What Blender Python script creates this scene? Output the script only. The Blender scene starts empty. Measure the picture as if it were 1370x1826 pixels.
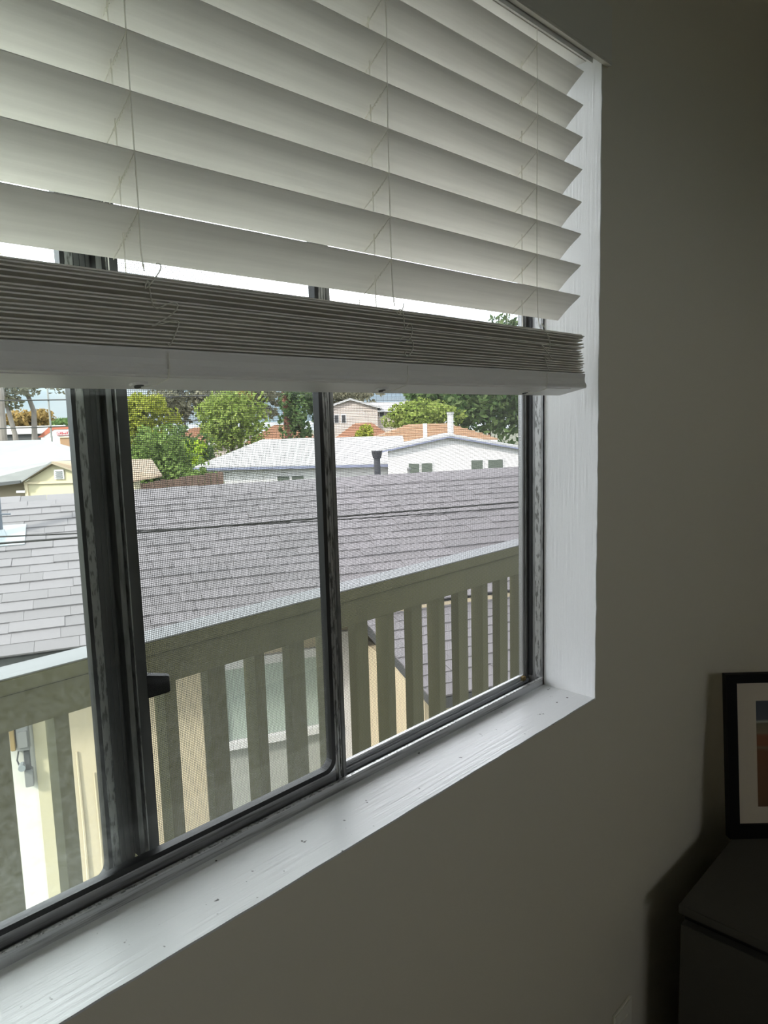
import bpy, bmesh, math, random
import numpy as np
from mathutils import Matrix, Vector
R = random.Random(7)
C = bpy.context.scene.collection
SC = bpy.context.scene
PI = math.pi

# ------------------------------------------------------------------ camera, sky, sun, exposure
cam = bpy.data.cameras.new('camera'); camo = bpy.data.objects.new('camera', cam); C.objects.link(camo)
cam.sensor_fit = 'VERTICAL'; cam.sensor_height = 24.0; cam.sensor_width = 24.0
cam.lens = 1305.78 * 24.0 / 1826.0
cam.clip_start = 0.02; cam.clip_end = 3000
_r = Vector((0.691336, -0.722026, -0.027064)); _d = Vector((-0.113128, -0.071173, -0.991028)); _f = Vector((0.713622, 0.688195, -0.130885))
camo.matrix_world = Matrix(((_r.x, -_d.x, -_f.x, 0), (_r.y, -_d.y, -_f.y, 0), (_r.z, -_d.z, -_f.z, 0), (0, 0, 0, 1)))
SC.camera = camo

W = bpy.data.worlds.new('sky'); SC.world = W; W.use_nodes = True
nt = W.node_tree; N = nt.nodes; L = nt.links
for n_ in list(N): N.remove(n_)
tc = N.new('ShaderNodeTexCoord'); sep = N.new('ShaderNodeSeparateXYZ'); L.new(tc.outputs['Generated'], sep.inputs[0])
ramp = N.new('ShaderNodeValToRGB'); L.new(sep.outputs['Z'], ramp.inputs[0])
e = ramp.color_ramp.elements
e[0].position = 0.0; e[0].color = (0.66, 0.86, 1.0, 1)
e[1].position = 0.35; e[1].color = (1.0, 1.04, 1.10, 1)
m1 = e.new(0.06); m1.color = (0.60, 0.83, 1.0, 1)
m2 = e.new(0.15); m2.color = (0.90, 0.99, 1.08, 1)
ns = N.new('ShaderNodeTexNoise'); ns.inputs['Scale'].default_value = 3.0; ns.inputs['Detail'].default_value = 6
mp = N.new('ShaderNodeMapping'); mp.inputs['Scale'].default_value = (1, 1, 3.2); L.new(tc.outputs['Generated'], mp.inputs[0]); L.new(mp.outputs[0], ns.inputs['Vector'])
cr = N.new('ShaderNodeMapRange'); cr.inputs['From Min'].default_value = 0.45; cr.inputs['From Max'].default_value = 0.7; L.new(ns.outputs[0], cr.inputs[0])
mx = N.new('ShaderNodeMixRGB'); L.new(cr.outputs[0], mx.inputs[0]); L.new(ramp.outputs[0], mx.inputs[1]); mx.inputs[2].default_value = (1.08, 1.08, 1.08, 1)
st = N.new('ShaderNodeValToRGB'); L.new(sep.outputs['Z'], st.inputs[0])      # hazy horizon, bright thin cloud above it
q = st.color_ramp.elements; q[0].position = 0.0; q[0].color = (.40, .40, .40, 1); q[1].position = 1.0; q[1].color = (1.3, 1.3, 1.3, 1)
for p_, v_ in ((.040, .42), (.14, 2.7), (.40, 2.2), (.70, 1.5)):
    w_ = q.new(p_); w_.color = (v_, v_, v_, 1)
bg = N.new('ShaderNodeBackground'); L.new(mx.outputs[0], bg.inputs[0]); L.new(st.outputs[0], bg.inputs[1])
wo = N.new('ShaderNodeOutputWorld'); L.new(bg.outputs[0], wo.inputs[0])

sl = bpy.data.lights.new('sun', 'SUN'); sl.energy = 3.2; sl.angle = math.radians(6); sl.color = (1, 0.95, 0.86)
so = bpy.data.objects.new('sun', sl); C.objects.link(so)
so.rotation_euler = Vector((-0.80, -0.02, 0.60)).to_track_quat('Z', 'Y').to_euler(); so.location = (-20, -3, 15)

vs = SC.view_settings
SC.display_settings.display_device = 'sRGB'
vs.view_transform = 'Standard'; vs.look = 'None'; vs.gamma = 1.0; vs.use_curve_mapping = False; vs.exposure = 1.38
cy = SC.cycles
cy.max_bounces = 12; cy.diffuse_bounces = 8; cy.glossy_bounces = 4; cy.transparent_max_bounces = 24; cy.sample_clamp_indirect = 6

# ------------------------------------------------------------------ materials
def mat(name, col, rough=0.6, metal=0.0, spec=0.5, noise=None, bump=None, specks=None):
    """noise=(scale xyz, dark colour, amount)  bump=(scale xyz, strength)  specks=(scale, colour, threshold)"""
    m = bpy.data.materials.new(name); m.use_nodes = True
    t = m.node_tree; b = t.nodes['Principled BSDF']
    b.inputs['Base Color'].default_value = (*col, 1); b.inputs['Roughness'].default_value = rough
    b.inputs['Metallic'].default_value = metal; b.inputs['Specular IOR Level'].default_value = spec
    co = t.nodes.new('ShaderNodeTexCoord')
    last = None
    def tex(scale, detail=4, rough_=0.6):
        mpn = t.nodes.new('ShaderNodeMapping'); mpn.inputs['Scale'].default_value = scale
        t.links.new(co.outputs['Object'], mpn.inputs[0])
        n = t.nodes.new('ShaderNodeTexNoise'); n.inputs['Scale'].default_value = 1; n.inputs['Detail'].default_value = detail
        n.inputs['Roughness'].default_value = rough_
        t.links.new(mpn.outputs[0], n.inputs['Vector']); return n
    if noise:
        n = tex(noise[0]); rg = t.nodes.new('ShaderNodeMapRange')
        lo, hi = (noise[3], noise[4]) if len(noise) > 4 else (0.35, 0.7)
        rg.inputs['From Min'].default_value = lo; rg.inputs['From Max'].default_value = hi
        rg.inputs['To Max'].default_value = noise[2]
        t.links.new(n.outputs[0], rg.inputs[0])
        mix = t.nodes.new('ShaderNodeMixRGB'); t.links.new(rg.outputs[0], mix.inputs[0])
        mix.inputs[1].default_value = (*col, 1); mix.inputs[2].default_value = (*noise[1], 1); last = mix
    if specks:
        n = tex((specks[0],) * 3, 2); rg = t.nodes.new('ShaderNodeMapRange')
        rg.inputs['From Min'].default_value = specks[2]; rg.inputs['From Max'].default_value = specks[2] + 0.04
        t.links.new(n.outputs[0], rg.inputs[0])
        mix = t.nodes.new('ShaderNodeMixRGB'); t.links.new(rg.outputs[0], mix.inputs[0])
        if last: t.links.new(last.outputs[0], mix.inputs[1])
        else: mix.inputs[1].default_value = (*col, 1)
        mix.inputs[2].default_value = (*specks[1], 1); last = mix
    if last: t.links.new(last.outputs[0], b.inputs['Base Color'])
    if bump:
        n = tex(bump[0]); bp = t.nodes.new('ShaderNodeBump'); bp.inputs['Strength'].default_value = bump[1]; bp.inputs['Distance'].default_value = 0.003
        t.links.new(n.outputs[0], bp.inputs['Height']); t.links.new(bp.outputs[0], b.inputs['Normal'])
    return m

def glass_mat(name, dirt_lo, dirt_hi, z0, z1, scale=(60, 60, 60)):
    """clear pane with a thin film of dust that thickens towards its foot (z0 bottom, z1 where it ends)"""
    m = bpy.data.materials.new(name); m.use_nodes = True; t = m.node_tree
    for n in list(t.nodes): t.nodes.remove(n)
    out = t.nodes.new('ShaderNodeOutputMaterial'); tr = t.nodes.new('ShaderNodeBsdfTransparent'); gl = t.nodes.new('ShaderNodeBsdfGlossy')
    gl.inputs['Roughness'].default_value = 0.02
    tr.inputs[0].default_value = (0.97, 0.985, 0.975, 1)
    lw = t.nodes.new('ShaderNodeLayerWeight'); lw.inputs[0].default_value = .5
    pw = t.nodes.new('ShaderNodeMath'); pw.operation = 'POWER'; t.links.new(lw.outputs['Facing'], pw.inputs[0]); pw.inputs[1].default_value = 4.5
    fr = t.nodes.new('ShaderNodeMath'); fr.operation = 'MULTIPLY_ADD'; t.links.new(pw.outputs[0], fr.inputs[0]); fr.inputs[1].default_value = .5; fr.inputs[2].default_value = .025
    ma = t.nodes.new('ShaderNodeMixShader'); t.links.new(fr.outputs[0], ma.inputs[0]); t.links.new(tr.outputs[0], ma.inputs[1]); t.links.new(gl.outputs[0], ma.inputs[2])
    df = t.nodes.new('ShaderNodeBsdfTranslucent'); df.inputs[0].default_value = (0.75, 0.76, 0.74, 1)
    d2 = t.nodes.new('ShaderNodeBsdfDiffuse'); d2.inputs[0].default_value = (0.6, 0.6, 0.57, 1)
    dd = t.nodes.new('ShaderNodeMixShader'); dd.inputs[0].default_value = 0.4; t.links.new(df.outputs[0], dd.inputs[1]); t.links.new(d2.outputs[0], dd.inputs[2])
    co = t.nodes.new('ShaderNodeTexCoord'); mpn = t.nodes.new('ShaderNodeMapping'); mpn.inputs['Scale'].default_value = scale; t.links.new(co.outputs['Object'], mpn.inputs[0])
    n = t.nodes.new('ShaderNodeTexNoise'); n.inputs['Scale'].default_value = 1; n.inputs['Detail'].default_value = 8; n.inputs['Roughness'].default_value = 0.75
    t.links.new(mpn.outputs[0], n.inputs['Vector'])
    rg = t.nodes.new('ShaderNodeMapRange'); rg.inputs['From Min'].default_value = 0.42; rg.inputs['From Max'].default_value = 0.78; t.links.new(n.outputs[0], rg.inputs[0])
    sp = t.nodes.new('ShaderNodeSeparateXYZ'); t.links.new(co.outputs['Object'], sp.inputs[0])
    h = t.nodes.new('ShaderNodeMapRange'); h.inputs['From Min'].default_value = z0; h.inputs['From Max'].default_value = z1
    h.inputs['To Min'].default_value = dirt_hi; h.inputs['To Max'].default_value = dirt_lo; t.links.new(sp.outputs['Z'], h.inputs[0])
    mu = t.nodes.new('ShaderNodeMath'); mu.operation = 'MULTIPLY'; t.links.new(rg.outputs[0], mu.inputs[0]); t.links.new(h.outputs[0], mu.inputs[1])
    ad = t.nodes.new('ShaderNodeMath'); ad.operation = 'MULTIPLY_ADD'; t.links.new(h.outputs[0], ad.inputs[0]); ad.inputs[1].default_value = 0.18; t.links.new(mu.outputs[0], ad.inputs[2])
    mb = t.nodes.new('ShaderNodeMixShader'); t.links.new(ad.outputs[0], mb.inputs[0]); t.links.new(ma.outputs[0], mb.inputs[1]); t.links.new(dd.outputs[0], mb.inputs[2])
    t.links.new(mb.outputs[0], out.inputs[0]); return m

def leaf_mat(name, c1, c2, tr=.35):
    c1 = tuple(c * .68 for c in c1); c2 = tuple(c * .68 for c in c2)
    m = bpy.data.materials.new(name); m.use_nodes = True; t = m.node_tree
    for n in list(t.nodes): t.nodes.remove(n)
    out = t.nodes.new('ShaderNodeOutputMaterial'); g = t.nodes.new('ShaderNodeNewGeometry'); mix = t.nodes.new('ShaderNodeMixRGB')
    t.links.new(g.outputs['Random Per Island'], mix.inputs[0]); mix.inputs[1].default_value = (*c1, 1); mix.inputs[2].default_value = (*c2, 1)
    a = t.nodes.new('ShaderNodeBsdfDiffuse'); b = t.nodes.new('ShaderNodeBsdfTranslucent'); s = t.nodes.new('ShaderNodeMixShader'); s.inputs[0].default_value = tr
    t.links.new(mix.outputs[0], a.inputs[0]); t.links.new(mix.outputs[0], b.inputs[0]); t.links.new(a.outputs[0], s.inputs[1]); t.links.new(b.outputs[0], s.inputs[2]); t.links.new(s.outputs[0], out.inputs[0])
    return m

M = {}
M['wall'] = mat('wall_paint', (0.73, 0.69, 0.575), 0.75, bump=((60, 60, 60), 0.12))
M['ceiling'] = mat('ceiling_paint', (0.7, 0.69, 0.64), 0.8, bump=((40, 40, 40), 0.2))
M['floor'] = mat('floor_carpet', (0.20, 0.17, 0.135), 0.95, noise=((90, 90, 90), (0.14, 0.12, 0.095), 0.6))
M['trim'] = mat('white_gloss_paint', (0.90, 0.905, 0.90), 0.38, bump=((260, 260, 9), 0.35), specks=(55, (0.06, 0.055, 0.05), 0.79))
M['sillpaint'] = mat('sill_gloss_paint', (0.75, 0.76, 0.76), 0.36, bump=((7, 220, 60), 0.35), specks=(75, (0.05, 0.045, 0.04), 0.70))
M['slat'] = mat('slat_faux_wood', (0.90, 0.88, 0.81), 0.42, noise=((2.2, 75, 75), (0.73, 0.71, 0.65), 0.75), bump=((3, 140, 140), 0.15))
M['blind'] = mat('blind_plastic', (0.84, 0.83, 0.79), 0.35)
M['valance'] = mat('valance_shaded_white', (0.70, 0.68, 0.60), 0.5)  # headrail white made darker: the backlit shade is in this colour
M['cord'] = leaf_mat('cord_fibre', (1.38, 1.36, 1.27), (1.40, 1.38, 1.30), .62)
M['alu'] = mat('weathered_aluminium', (0.30, 0.30, 0.295), 0.42, metal=0.7, noise=((160, 160, 30), (0.13, 0.13, 0.125), 0.7, 0.45, 0.65))
M['alu_light'] = mat('bare_aluminium', (0.50, 0.50, 0.49), 0.38, metal=0.6, noise=((260, 260, 60), (0.14, 0.14, 0.13), 0.9, 0.50, 0.60))
M['alu_plain'] = mat('plain_aluminium', (0.42, 0.42, 0.42), 0.35, metal=0.6)
M['alu_rail'] = mat('bare_aluminium_rail', (0.58, 0.59, 0.60), 0.38, metal=0.5, noise=((9, 260, 260), (0.25, 0.25, 0.25), 0.9, 0.48, 0.66))
M['alu_dark'] = mat('grimy_aluminium', (0.11, 0.11, 0.11), 0.5, metal=0.4, noise=((50, 50, 12), (0.04, 0.04, 0.04), 0.8))
M['rubber_and_gap'] = mat('black_gasket_and_gap', (0.012, 0.012, 0.013), 0.45)  # real gaskets, and the painted shadow line below the sash
M['latch'] = mat('black_latch_plastic', (0.012, 0.012, 0.013), 0.5, spec=.15)
M['wire'] = mat('screen_wire', (0.10, 0.10, 0.10), 0.55)
M['glass'] = glass_mat('dusty_glass', 0.006, 0.06, -0.46, -0.05, (160, 160, 160))
M['sashglass'] = glass_mat('smeared_glass', 0.006, 0.10, -0.46, -0.20, (110, 110, 110))
M['clearglass'] = mat('house_window_glass', (0.085, 0.10, 0.085), 0.3, spec=0.15)
M['dresser'] = mat('dark_laminate', (0.078, 0.076, 0.066), 0.6, spec=.3)
M['dresser_gap'] = mat('dark_carcass', (0.012, 0.012, 0.012), 0.7)
M['frame'] = mat('black_frame_lacquer', (0.004, 0.004, 0.004), 0.6, spec=.15)
M['mat'] = mat('cream_mat_board', (0.62, 0.55, 0.44), 0.9)
M['plate'] = mat('ivory_outlet_plastic', (0.85, 0.82, 0.70), 0.35)
K_EXT = 0.40
_mat = mat
def mat(name, col, *a, **k):          # outdoor paints and roofs: one common darkness
    if k.get('noise'): n = k['noise']; k['noise'] = (n[0], tuple(c * K_EXT for c in n[1])) + tuple(n[2:])
    return _mat(name, tuple(c * K_EXT for c in col), *a, **k)
M['olive'] = mat('olive_deck_paint', (0.150, 0.146, 0.056), 0.55, noise=((14, 14, 3), (0.105, 0.104, 0.036), 0.7), bump=((30, 30, 6), 0.25))
M['cap'] = mat('weathered_olive_cap', (0.32, 0.34, 0.36), 0.6, noise=((5, 60, 60), (0.21, 0.225, 0.24), 0.6), bump=((6, 90, 60), 0.4))
M['deck'] = mat('concrete_walkway', (1.0, 0.98, 0.92), 0.9, noise=((6, 6, 6), (0.8, 0.78, 0.74), 0.6))
M['stucco'] = mat('added_eave_stucco', (0.62, 0.58, 0.46), 0.9, bump=((50, 50, 50), 0.4))
SH = [mat('shingle_grey', (0.280, 0.262, 0.285), 0.9, noise=((70, 70, 70), (0.37, 0.36, 0.37), 0.8), bump=((160, 160, 160), 0.5)),
      mat('shingle_pale', (0.315, 0.297, 0.315), 0.9, noise=((70, 70, 70), (0.22, 0.215, 0.225), 0.8), bump=((160, 160, 160), 0.5)),
      mat('shingle_mauve', (0.235, 0.225, 0.24), 0.9, noise=((70, 70, 70), (0.34, 0.325, 0.34), 0.8), bump=((160, 160, 160), 0.5))]
M['underlay'] = mat('roof_underlay', (0.09, 0.088, 0.09), 0.9)
M['gutter'] = mat('dark_gutter', (0.10, 0.105, 0.11), 0.5)
M['cream'] = mat('cream_stucco', (1.0, 0.86, 0.60), 0.9, noise=((1.5, 1.5, 1.5), (0.92, 0.78, 0.53), 0.6), bump=((30, 30, 30), 0.4))
M['paleyellow'] = mat('pale_yellow_stucco', (0.92, 0.84, 0.56), 0.9, bump=((30, 30, 30), 0.3))
M['beige'] = mat('beige_stucco', (0.56, 0.47, 0.34), 0.9)
M['whitewall'] = mat('whitewashed_wall', (1.25, 1.24, 1.12), 0.8, noise=((4, 4, 4), (1.0, 0.99, 0.90), 0.7, 0.55, 0.75), bump=((20, 20, 20), 0.5))
M['white'] = mat('white_house_paint', (1.30, 1.29, 1.29), 0.6)
M['whiteroof'] = mat('white_roofing', (0.80, 0.81, 0.81), 0.6, noise=((2, 2, 2), (0.72, 0.73, 0.74), 0.5))
M['blueband'] = mat('blue_grey_fascia', (0.36, 0.40, 0.58), 0.6)
M['mint'] = mat('mint_blind', (0.74, 0.86, 0.76), 0.5)
M['greywall'] = mat('grey_base_wall', (0.72, 0.74, 0.67), 0.8)
M['greymetal'] = mat('grey_metal_box', (0.36, 0.37, 0.36), 0.5)
M['yellowbox'] = mat('ochre_box', (0.60, 0.42, 0.16), 0.6)
M['pipe'] = mat('blue_grey_pipe', (0.17, 0.20, 0.25), 0.45)
M['flash'] = mat('galvanised_flashing', (0.55, 0.62, 0.66), 0.4, metal=0.3)
M['flue'] = mat('dark_flue_metal', (0.07, 0.075, 0.09), 0.5)
M['cable'] = mat('black_cable', (0.015, 0.015, 0.015), 0.6)
M['greyroof'] = mat('pale_grey_roof', (0.42, 0.43, 0.43), 0.9, noise=((3, 3, 30), (0.34, 0.35, 0.35), 0.8))
M['tanroof'] = mat('tan_roof', (0.60, 0.47, 0.34), 0.9, noise=((3, 3, 30), (0.50, 0.38, 0.28), 0.7))
M['tile'] = mat('terracotta_tiles', (0.55, 0.27, 0.15), 0.85, noise=((2, 2, 12), (0.42, 0.2, 0.12), 0.8))
M['peach'] = mat('peach_roof', (0.62, 0.38, 0.22), 0.85, noise=((2, 2, 12), (0.52, 0.30, 0.17), 0.8))
M['fence'] = mat('brown_fence_wood', (0.26, 0.17, 0.13), 0.9, noise=((8, 8, 2), (0.16, 0.10, 0.08), 0.8))
M['housebeige'] = mat('pink_beige_stucco', (0.92, 0.80, 0.72), 0.9)
M['lilac'] = mat('lilac_white_wall', (0.95, 0.93, 1.02), 0.8)
M['red'] = mat('red_sign_paint', (0.62, 0.05, 0.08), 0.5)
M['orangered'] = mat('orange_red_roof', (0.62, 0.16, 0.08), 0.6)
M['trunk_grey'] = mat('grey_bark', (0.36, 0.32, 0.29), 0.9, noise=((6, 6, 2), (0.24, 0.2, 0.18), 0.8))
M['trunk_red'] = mat('red_bark', (0.30, 0.11, 0.07), 0.9)
M['trunk'] = mat('brown_bark', (0.13, 0.09, 0.06), 0.9)
M['ground'] = mat('dry_ground', (0.34, 0.33, 0.25), 0.95, noise=((0.15, 0.15, 0.15), (0.16, 0.22, 0.09), 0.9))
M['sea'] = mat('pale_sea', (0.75, 0.85, 0.92), 0.9)
M['dark'] = mat('dark_opening', (0.05, 0.05, 0.055), 0.6)

# ------------------------------------------------------------------ mesh helpers
class MB:
    def __init__(s): s.v = []; s.f = []; s.mi = []; s.cur = 0
    def add(s, vs_, fs):
        o = len(s.v); s.v += [tuple(p) for p in vs_]; s.f += [tuple(i + o for i in q) for q in fs]; s.mi += [s.cur] * len(fs); return s
    def box(s, a, b):
        (x0, y0, z0), (x1, y1, z1) = a, b
        return s.add([(x0, y0, z0), (x1, y0, z0), (x1, y1, z0), (x0, y1, z0), (x0, y0, z1), (x1, y0, z1), (x1, y1, z1), (x0, y1, z1)],
                     [(0, 3, 2, 1), (4, 5, 6, 7), (0, 1, 5, 4), (1, 2, 6, 5), (2, 3, 7, 6), (3, 0, 4, 7)])
    def obox(s, o, ax, ay, az):
        """box from corner o along three vectors"""
        o, ax, ay, az = map(Vector, (o, ax, ay, az))
        p = [o, o + ax, o + ax + ay, o + ay]; p += [q + az for q in p]
        return s.add(p, [(0, 3, 2, 1), (4, 5, 6, 7), (0, 1, 5, 4), (1, 2, 6, 5), (2, 3, 7, 6), (3, 0, 4, 7)])
    def prism(s, poly, d):
        """closed 3-D polygon extruded by vector d"""
        n = len(poly); d = Vector(d); p = [Vector(q) for q in poly]; p += [q + d for q in p]
        return s.add(p, [tuple(range(n))[::-1], tuple(range(n, 2 * n))] + [(i, (i + 1) % n, n + (i + 1) % n, n + i) for i in range(n)])
    def tube(s, pts, r, k=6, r1=None):
        pts = [Vector(p) for p in pts]; n = len(pts); vs_ = []; fs = []
        up = None
        for i, p in enumerate(pts):
            t = (pts[min(i + 1, n - 1)] - pts[max(i - 1, 0)]).normalized()
            if up is None: up = t.orthogonal().normalized()
            up = (up - t * up.dot(t)); up = up.normalized() if up.length > 1e-6 else t.orthogonal().normalized()
            w = t.cross(up); rr = r if r1 is None else r + (r1 - r) * i / (n - 1)
            for j in range(k):
                a = 2 * PI * j / k; vs_.append(p + up * (rr * math.cos(a)) + w * (rr * math.sin(a)))
        for i in range(n - 1):
            for j in range(k): fs.append((i * k + j, i * k + (j + 1) % k, (i + 1) * k + (j + 1) % k, (i + 1) * k + j))
        fs.append(tuple(range(k))[::-1]); fs.append(tuple((n - 1) * k + j for j in range(k)))
        return s.add(vs_, fs)
    def mesh(s, name, m):
        me = bpy.data.meshes.new(name); me.from_pydata(s.v, [], s.f)
        for q in (m if isinstance(m, (list, tuple)) else [m]): me.materials.append(q)
        me.polygons.foreach_set('material_index', s.mi); me.update(); return me
    def build(s, name, m, parent=None, bevel=0.0, smooth=False, recalc=True):
        me = s.mesh(name, m)
        if recalc or bevel:
            bm = bmesh.new(); bm.from_mesh(me); bmesh.ops.recalc_face_normals(bm, faces=bm.faces)
            if bevel: bmesh.ops.bevel(bm, geom=[ed for ed in bm.edges if len(ed.link_faces) == 2 and ed.calc_face_angle(0) > 0.6], offset=bevel, segments=2, affect='EDGES', clamp_overlap=True)
            bm.to_mesh(me); bm.free()
        if smooth:
            me.polygons.foreach_set('use_smooth', [True] * len(me.polygons))
        return link(name, me, parent)
def link(name, me, parent=None):
    o = bpy.data.objects.new(name, me); C.objects.link(o)
    if parent:
        o.parent = parent
        o.matrix_parent_inverse = Matrix.Translation(parent.location).inverted() if parent.rotation_euler[2] == 0 else parent.matrix_basis.inverted()
    return o
def thing(name, label, cat, loc=(0, 0, 0), group=None, kind=None):
    o = bpy.data.objects.new(name, None); C.objects.link(o); o.location = loc; o.empty_display_size = 0.1
    if label: o['label'] = label
    if cat: o['category'] = cat
    if group: o['group'] = group
    if kind: o['kind'] = kind
    return o
def tag(o, label, cat, group=None):
    o['label'] = label; o['category'] = cat
    if group: o['group'] = group
    return o
def struct(o, label=None, cat='room part'):
    o['kind'] = 'structure'
    if label: o['label'] = label; o['category'] = cat
    return o

# ------------------------------------------------------------------ room shell
WY, OY = 0.56, 0.700                      # inner and outer faces of the window wall
XL, XR, ZB, ZT = -0.455, 1.0687, -0.4726, 0.56
FX0, FX1, FY0, FZ, CZ = -2.3, 2.04, -2.7, -1.42, 1.02
b = MB()
b.box((FX0 - .1, WY, FZ - .3), (XL, OY, CZ + .2)); b.box((XR, WY, FZ - .3), (FX1 + .1, OY, CZ + .2))
b.box((XL, WY, FZ - .3), (XR, OY, ZB)); b.box((XL, WY, ZT), (XR, OY, CZ + .2))
struct(b.build('wall_front', M['wall'], recalc=False), 'warm grey painted wall around the window', 'wall')
struct(MB().box((FX1, FY0, FZ), (FX1 + .1, WY, CZ)).build('wall_right', M['wall']), 'warm grey side wall beyond the dark dresser', 'wall')
struct(MB().box((FX0 - .1, FY0, FZ), (FX0, WY, CZ)).build('wall_left', M['wall']), 'warm grey side wall out of view at left', 'wall')
QX0, QX1, QZ0, QZ1 = -1.15, .45, .50, .97           # opening added in the unseen back wall to light the room
b = MB(); b.box((FX0 - .1, FY0 - .1, FZ), (QX0, FY0, CZ)); b.box((QX1, FY0 - .1, FZ), (FX1 + .1, FY0, CZ)); b.box((QX0, FY0 - .1, FZ), (QX1, FY0, QZ0)); b.box((QX0, FY0 - .1, QZ1), (QX1, FY0, CZ))
struct(b.build('wall_back', M['wall'], recalc=False), 'warm grey wall behind the viewer', 'wall')
w2 = thing('added_fill_window', 'unseen window added behind the viewer to light the room', 'window', (-.45, FY0 - .05, QZ0), kind='structure')
b = MB()
for (x0, x1, z0, z1) in ((QX0, QX0 + .04, QZ0, QZ1), (QX1 - .04, QX1, QZ0, QZ1), (QX0, QX1, QZ0, QZ0 + .04), (QX0, QX1, QZ1 - .04, QZ1), (-.47, -.43, QZ0, QZ1)): b.box((x0, FY0 - .07, z0), (x1, FY0 - .03, z1))
b.build('window_frame', M['trim'], w2)  # frame of the added unseen window
struct(MB().box((FX0 - .1, FY0 - .1, FZ - .1), (FX1 + .1, WY, FZ)).build('floor', M['floor']), 'carpeted bedroom floor below the window', 'floor')
struct(MB().box((FX0 - .1, FY0 - .1, CZ), (FX1 + .1, WY, CZ + .1)).build('ceiling', M['ceiling']), 'off white bedroom ceiling above the blind', 'ceiling')

# white painted reveal: thin linings with slightly uneven paint edges
def lining(name, a, bb, axis, m, label):
    """a box whose room-side edge wobbles like brushed paint; axis is its long direction"""
    mb = MB(); n = 60; (x0, y0, z0), (x1, y1, z1) = a, bb
    vs_, fs = [], []
    for i in range(n + 1):
        t = i / n; w = R.uniform(-.0007, .0006)
        if axis == 'z': z = z0 + (z1 - z0) * t; vs_ += [(x0, y0 + w, z), (x1, y0 + w, z), (x1, y1, z), (x0, y1, z)]
        else: x = x0 + (x1 - x0) * t; vs_ += [(x, y0 + w, z0), (x, y0 + w, z1), (x, y1, z1), (x, y1, z0)]
    for i in range(n):
        for j in range(4): fs.append((i * 4 + j, i * 4 + (j + 1) % 4, i * 4 + 4 + (j + 1) % 4, i * 4 + 4 + j))
    fs += [(0, 1, 2, 3), (n * 4 + 3, n * 4 + 2, n * 4 + 1, n * 4)]
    mb.add(vs_, fs); return struct(mb.build(name, m), label, 'trim')
lining('trim_1', (XL, WY - .0015, ZB - .0018), (XR, 0.662, ZB + .0006), 'x', M['sillpaint'], 'white gloss painted window sill with small dark specks')
lining('trim_2', (XR - .0006, WY - .0015, ZB - .0018), (XR + .0018, 0.662, ZT), 'z', M['trim'], 'white gloss painted right reveal beside the window')
lining('trim_3', (XL - .012, WY - .0015, ZB - .0018), (XL + .0006, 0.662, ZT), 'z', M['trim'], 'white gloss painted left reveal out of view')
lining('trim_4', (XL, WY - .0015, ZT - .0006), (XR, 0.662, ZT + .012), 'x', M['trim'], 'white gloss painted head reveal above the blind')

# ------------------------------------------------------------------ aluminium sliding window
win = thing('window_1', 'weathered aluminium sliding window with insect screen', 'window', (0.307, 0.67, ZB), kind='structure')
# bottom track: lip, channel floor, upstand fins
t_ = MB()
t_.box((XL, .655, ZB), (XR, .6585, -.4585)); t_.box((XL, .655, ZB - .004), (XR, 0.6975, ZB - .0005))
t_.box((XL, .683, ZB - .001), (XR, .6855, -.4655)); t_.box((XL, .6968, ZB - .001), (XR, 0.6995, -.466))
t_.build('bottom_track', M['alu_rail'], win)
MB().box((XL, .6586, -.4600), (XR, .6826, ZB + .0006)).v
MB().box((XL, .6590, ZB - .001), (XR, .6828, ZB + .0012)).build('track_channel', M['alu_dark'], win)
MB().box((XL, .6546, -.4588), (XR, .6590, -.4581)).build('track_edge', M['alu_light'], win)
j_ = MB(); j_.box((XR - .0045, .655, -.459), (XR - .001, .6585, ZT)); j_.box((XR - .004, .655, ZB), (XR + .02, 0.6975, ZT)); j_.box((XR - .010, .6845, ZB), (XR, .6875, ZT)); j_.box((XR - .010, .6968, ZB), (XR, 0.6995, ZT))
j_.build('right_jamb_channel', M['alu'], win)
MB().box((XR - .0046, .6590, -.459), (XR - .0039, .6700, ZT)).build('jamb_speckled_strip', M['alu_light'], win)
MB().box((XR - .0055, .6760, -.459), (XR - .0038, .6835, ZT)).build('jamb_gasket', M['rubber_and_gap'], win)
j_ = MB(); j_.box((XL, .655, ZB), (XL + .012, 0.6975, ZT)); j_.build('left_jamb_channel', M['alu'], win)
MB().box((XL, .655, ZT - .014), (XR, 0.6975, ZT)).build('top_track', M['alu'], win)
# fixed pane (outer track): glass, gasket with rounded corner, stile with its fins
def gasket(mb, x0, x1, z0, z1, y0, y1, w, rc, side):
    """L of gasket round the lower corner on `side` (+1 right): upright, rounded corner, bottom run"""
    xs = x1 if side > 0 else x0
    pts_o, pts_i = [], []
    cx, cz = xs - side * rc, z0 + rc
    outer = [(xs, z1)] + [(cx + side * rc * math.cos(a), cz - rc * math.sin(a)) for a in np.linspace(0, PI / 2, 7)] + [((x0 if side > 0 else x1), z0)]
    ri = rc - w * .3
    inner = [(xs - side * w, z1)] + [(cx - side * w * .7 + side * ri * math.cos(a), cz + w * .7 - ri * math.sin(a)) for a in np.linspace(0, PI / 2, 7)] + [((x0 if side > 0 else x1), z0 + w)]
    n = len(outer); vs_ = []
    for (ox, oz), (ix, iz) in zip(outer, inner): vs_ += [(ox, y0, oz), (ix, y0, iz), (ix, y1, iz), (ox, y1, oz)]
    fs = []
    for i in range(n - 1):
        for j in range(4): fs.append((i * 4 + j, i * 4 + (j + 1) % 4, i * 4 + 4 + (j + 1) % 4, i * 4 + 4 + j))
    mb.add(vs_, fs)
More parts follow.
